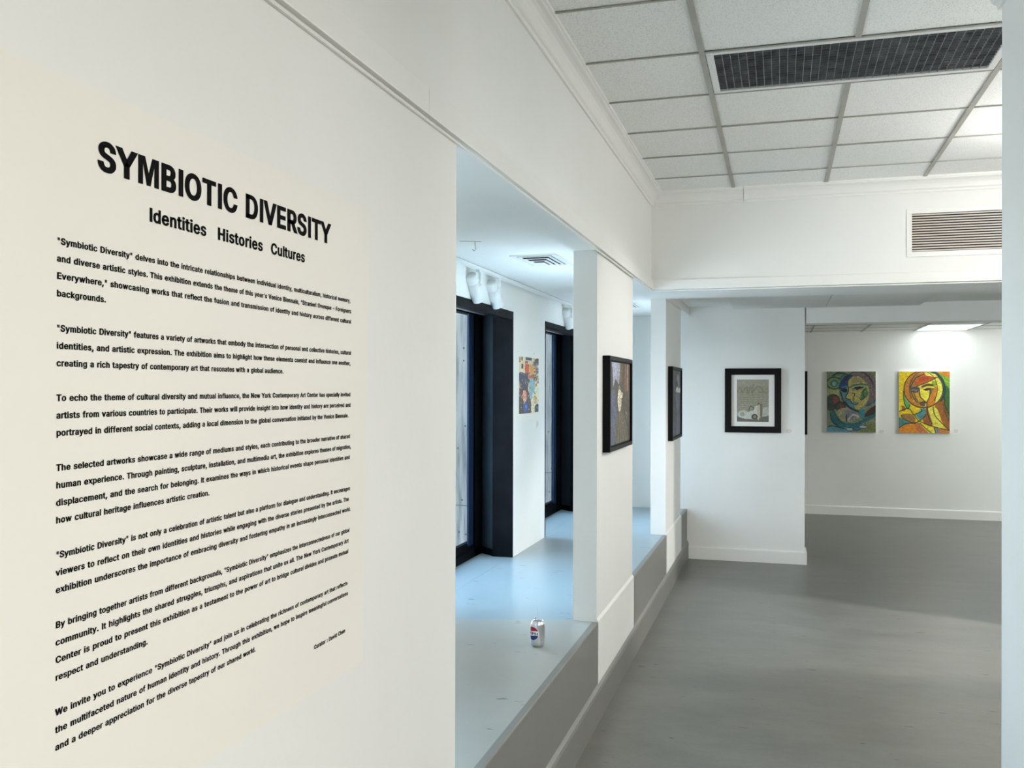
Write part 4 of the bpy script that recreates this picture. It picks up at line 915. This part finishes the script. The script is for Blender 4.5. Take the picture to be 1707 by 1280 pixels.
# ------------------------------------------------------------------ dark louvred fixture in the tile ceiling
lf = thing('ceiling_fixture', 'unlit ceiling fixture with a dark egg-crate louvre, among the white tiles', 'ceiling light', (TX + PT, TY + PT/2, ZC))
fr = MB(); a, b = PT - 0.014, PT/2 - 0.012
for x0, x1, y0, y1 in ((-a, a, -b, -b + 0.030), (-a, a, b - 0.030, b), (-a, -a + 0.030, -b + 0.030, b - 0.030), (a - 0.030, a, -b + 0.030, b - 0.030)):
    fr.bbox(x0, x1, y0, y1, 0.0005, 0.012, 0.002)
fr.build('frame', M['white_metal'], lf)
lg = MB(); ai, bi = a - 0.030, b - 0.030
for k in range(1, 34):
    x = -ai + 2*ai*k/34; lg.box(x - 0.0012, x + 0.0012, -bi, bi, 0.004, 0.030)
for k in range(1, 16):
    y = -bi + 2*bi*k/16; lg.box(-ai, ai, y - 0.0012, y + 0.0012, 0.0045, 0.030)
lg.build('louver_grid', M['louver'], lf)
hs = MB().box(-ai, ai, -bi, bi, 0.095, 0.10)
hs.box(-a, -ai, -b, b, 0.012, 0.10).box(ai, a, -b, b, 0.012, 0.10).box(-ai, ai, -b, -bi, 0.012, 0.10).box(-ai, ai, bi, b, 0.012, 0.10)
hs.build('housing', M['louver'], lf)
tu = MB()
for y in (-0.14, 0.14): tu.lathe([(0.0, -ai + 0.03), (0.0125, -ai + 0.03), (0.0125, ai - 0.03), (0.0, ai - 0.03)], 14, Matrix.Translation((0, y, 0.066)) @ Matrix.Rotation(math.pi/2, 4, 'Y'))
tu.build('unlit_tubes', mat('dusty_tube_glass', (0.28, 0.30, 0.32), 0.4), lf)

# wall vent on the fascia
wv = thing('wall_vent', 'white slatted air vent on the fascia under the tile ceiling', 'air vent', (1.260, YF, 2.5765))
hw, hh, bw = 0.460, 0.3215, 0.033
fr = MB()
for x0, x1, z0, z1 in ((-hw, hw, 0, bw + 0.001), (-hw, hw, hh - bw, hh), (-hw, -hw + bw, bw, hh - bw), (hw - bw, hw, bw, hh - bw)):
    fr.bbox(x0, x1, -0.010, -0.0003, z0, z1, 0.002)
fr.build('frame', M['trim'], wv)
sl = MB(); ns = 15
for k in range(ns):
    z = bw + (hh - 2*bw) * (k + 0.5) / ns
    sl.prism([(-0.0085, z - 0.0046), (-0.0072, z - 0.0052), (-0.0012, z + 0.0042), (-0.0025, z + 0.0050)], lambda p, q, t: (t, p, q), -hw + bw, hw - bw)
sl.build('slats', M['vent_slat'], wv)
MB().box(-hw + bw, hw - bw, -0.0010, -0.0003, bw, hh - bw).build('duct_opening', M['dark'], wv)

# lit panel in the back room's ceiling
lp = thing('light_panel', 'glowing white ceiling panel over the yellow painting', 'ceiling light', (1.99, 13.54, 2.468))
fr = MB()
for x0, x1, y0, y1 in ((-0.312, 0.312, -0.60, -0.58), (-0.312, 0.312, 0.58, 0.60), (-0.312, -0.292, -0.58, 0.58), (0.292, 0.312, -0.58, 0.58)): fr.box(x0, x1, y0, y1, 0.0, 0.02)
fr.build('frame', M['white_metal'], lp)
MB().box(-0.292, 0.292, -0.58, 0.58, 0.004, 0.016).build('diffuser', M['light_panel'], lp)
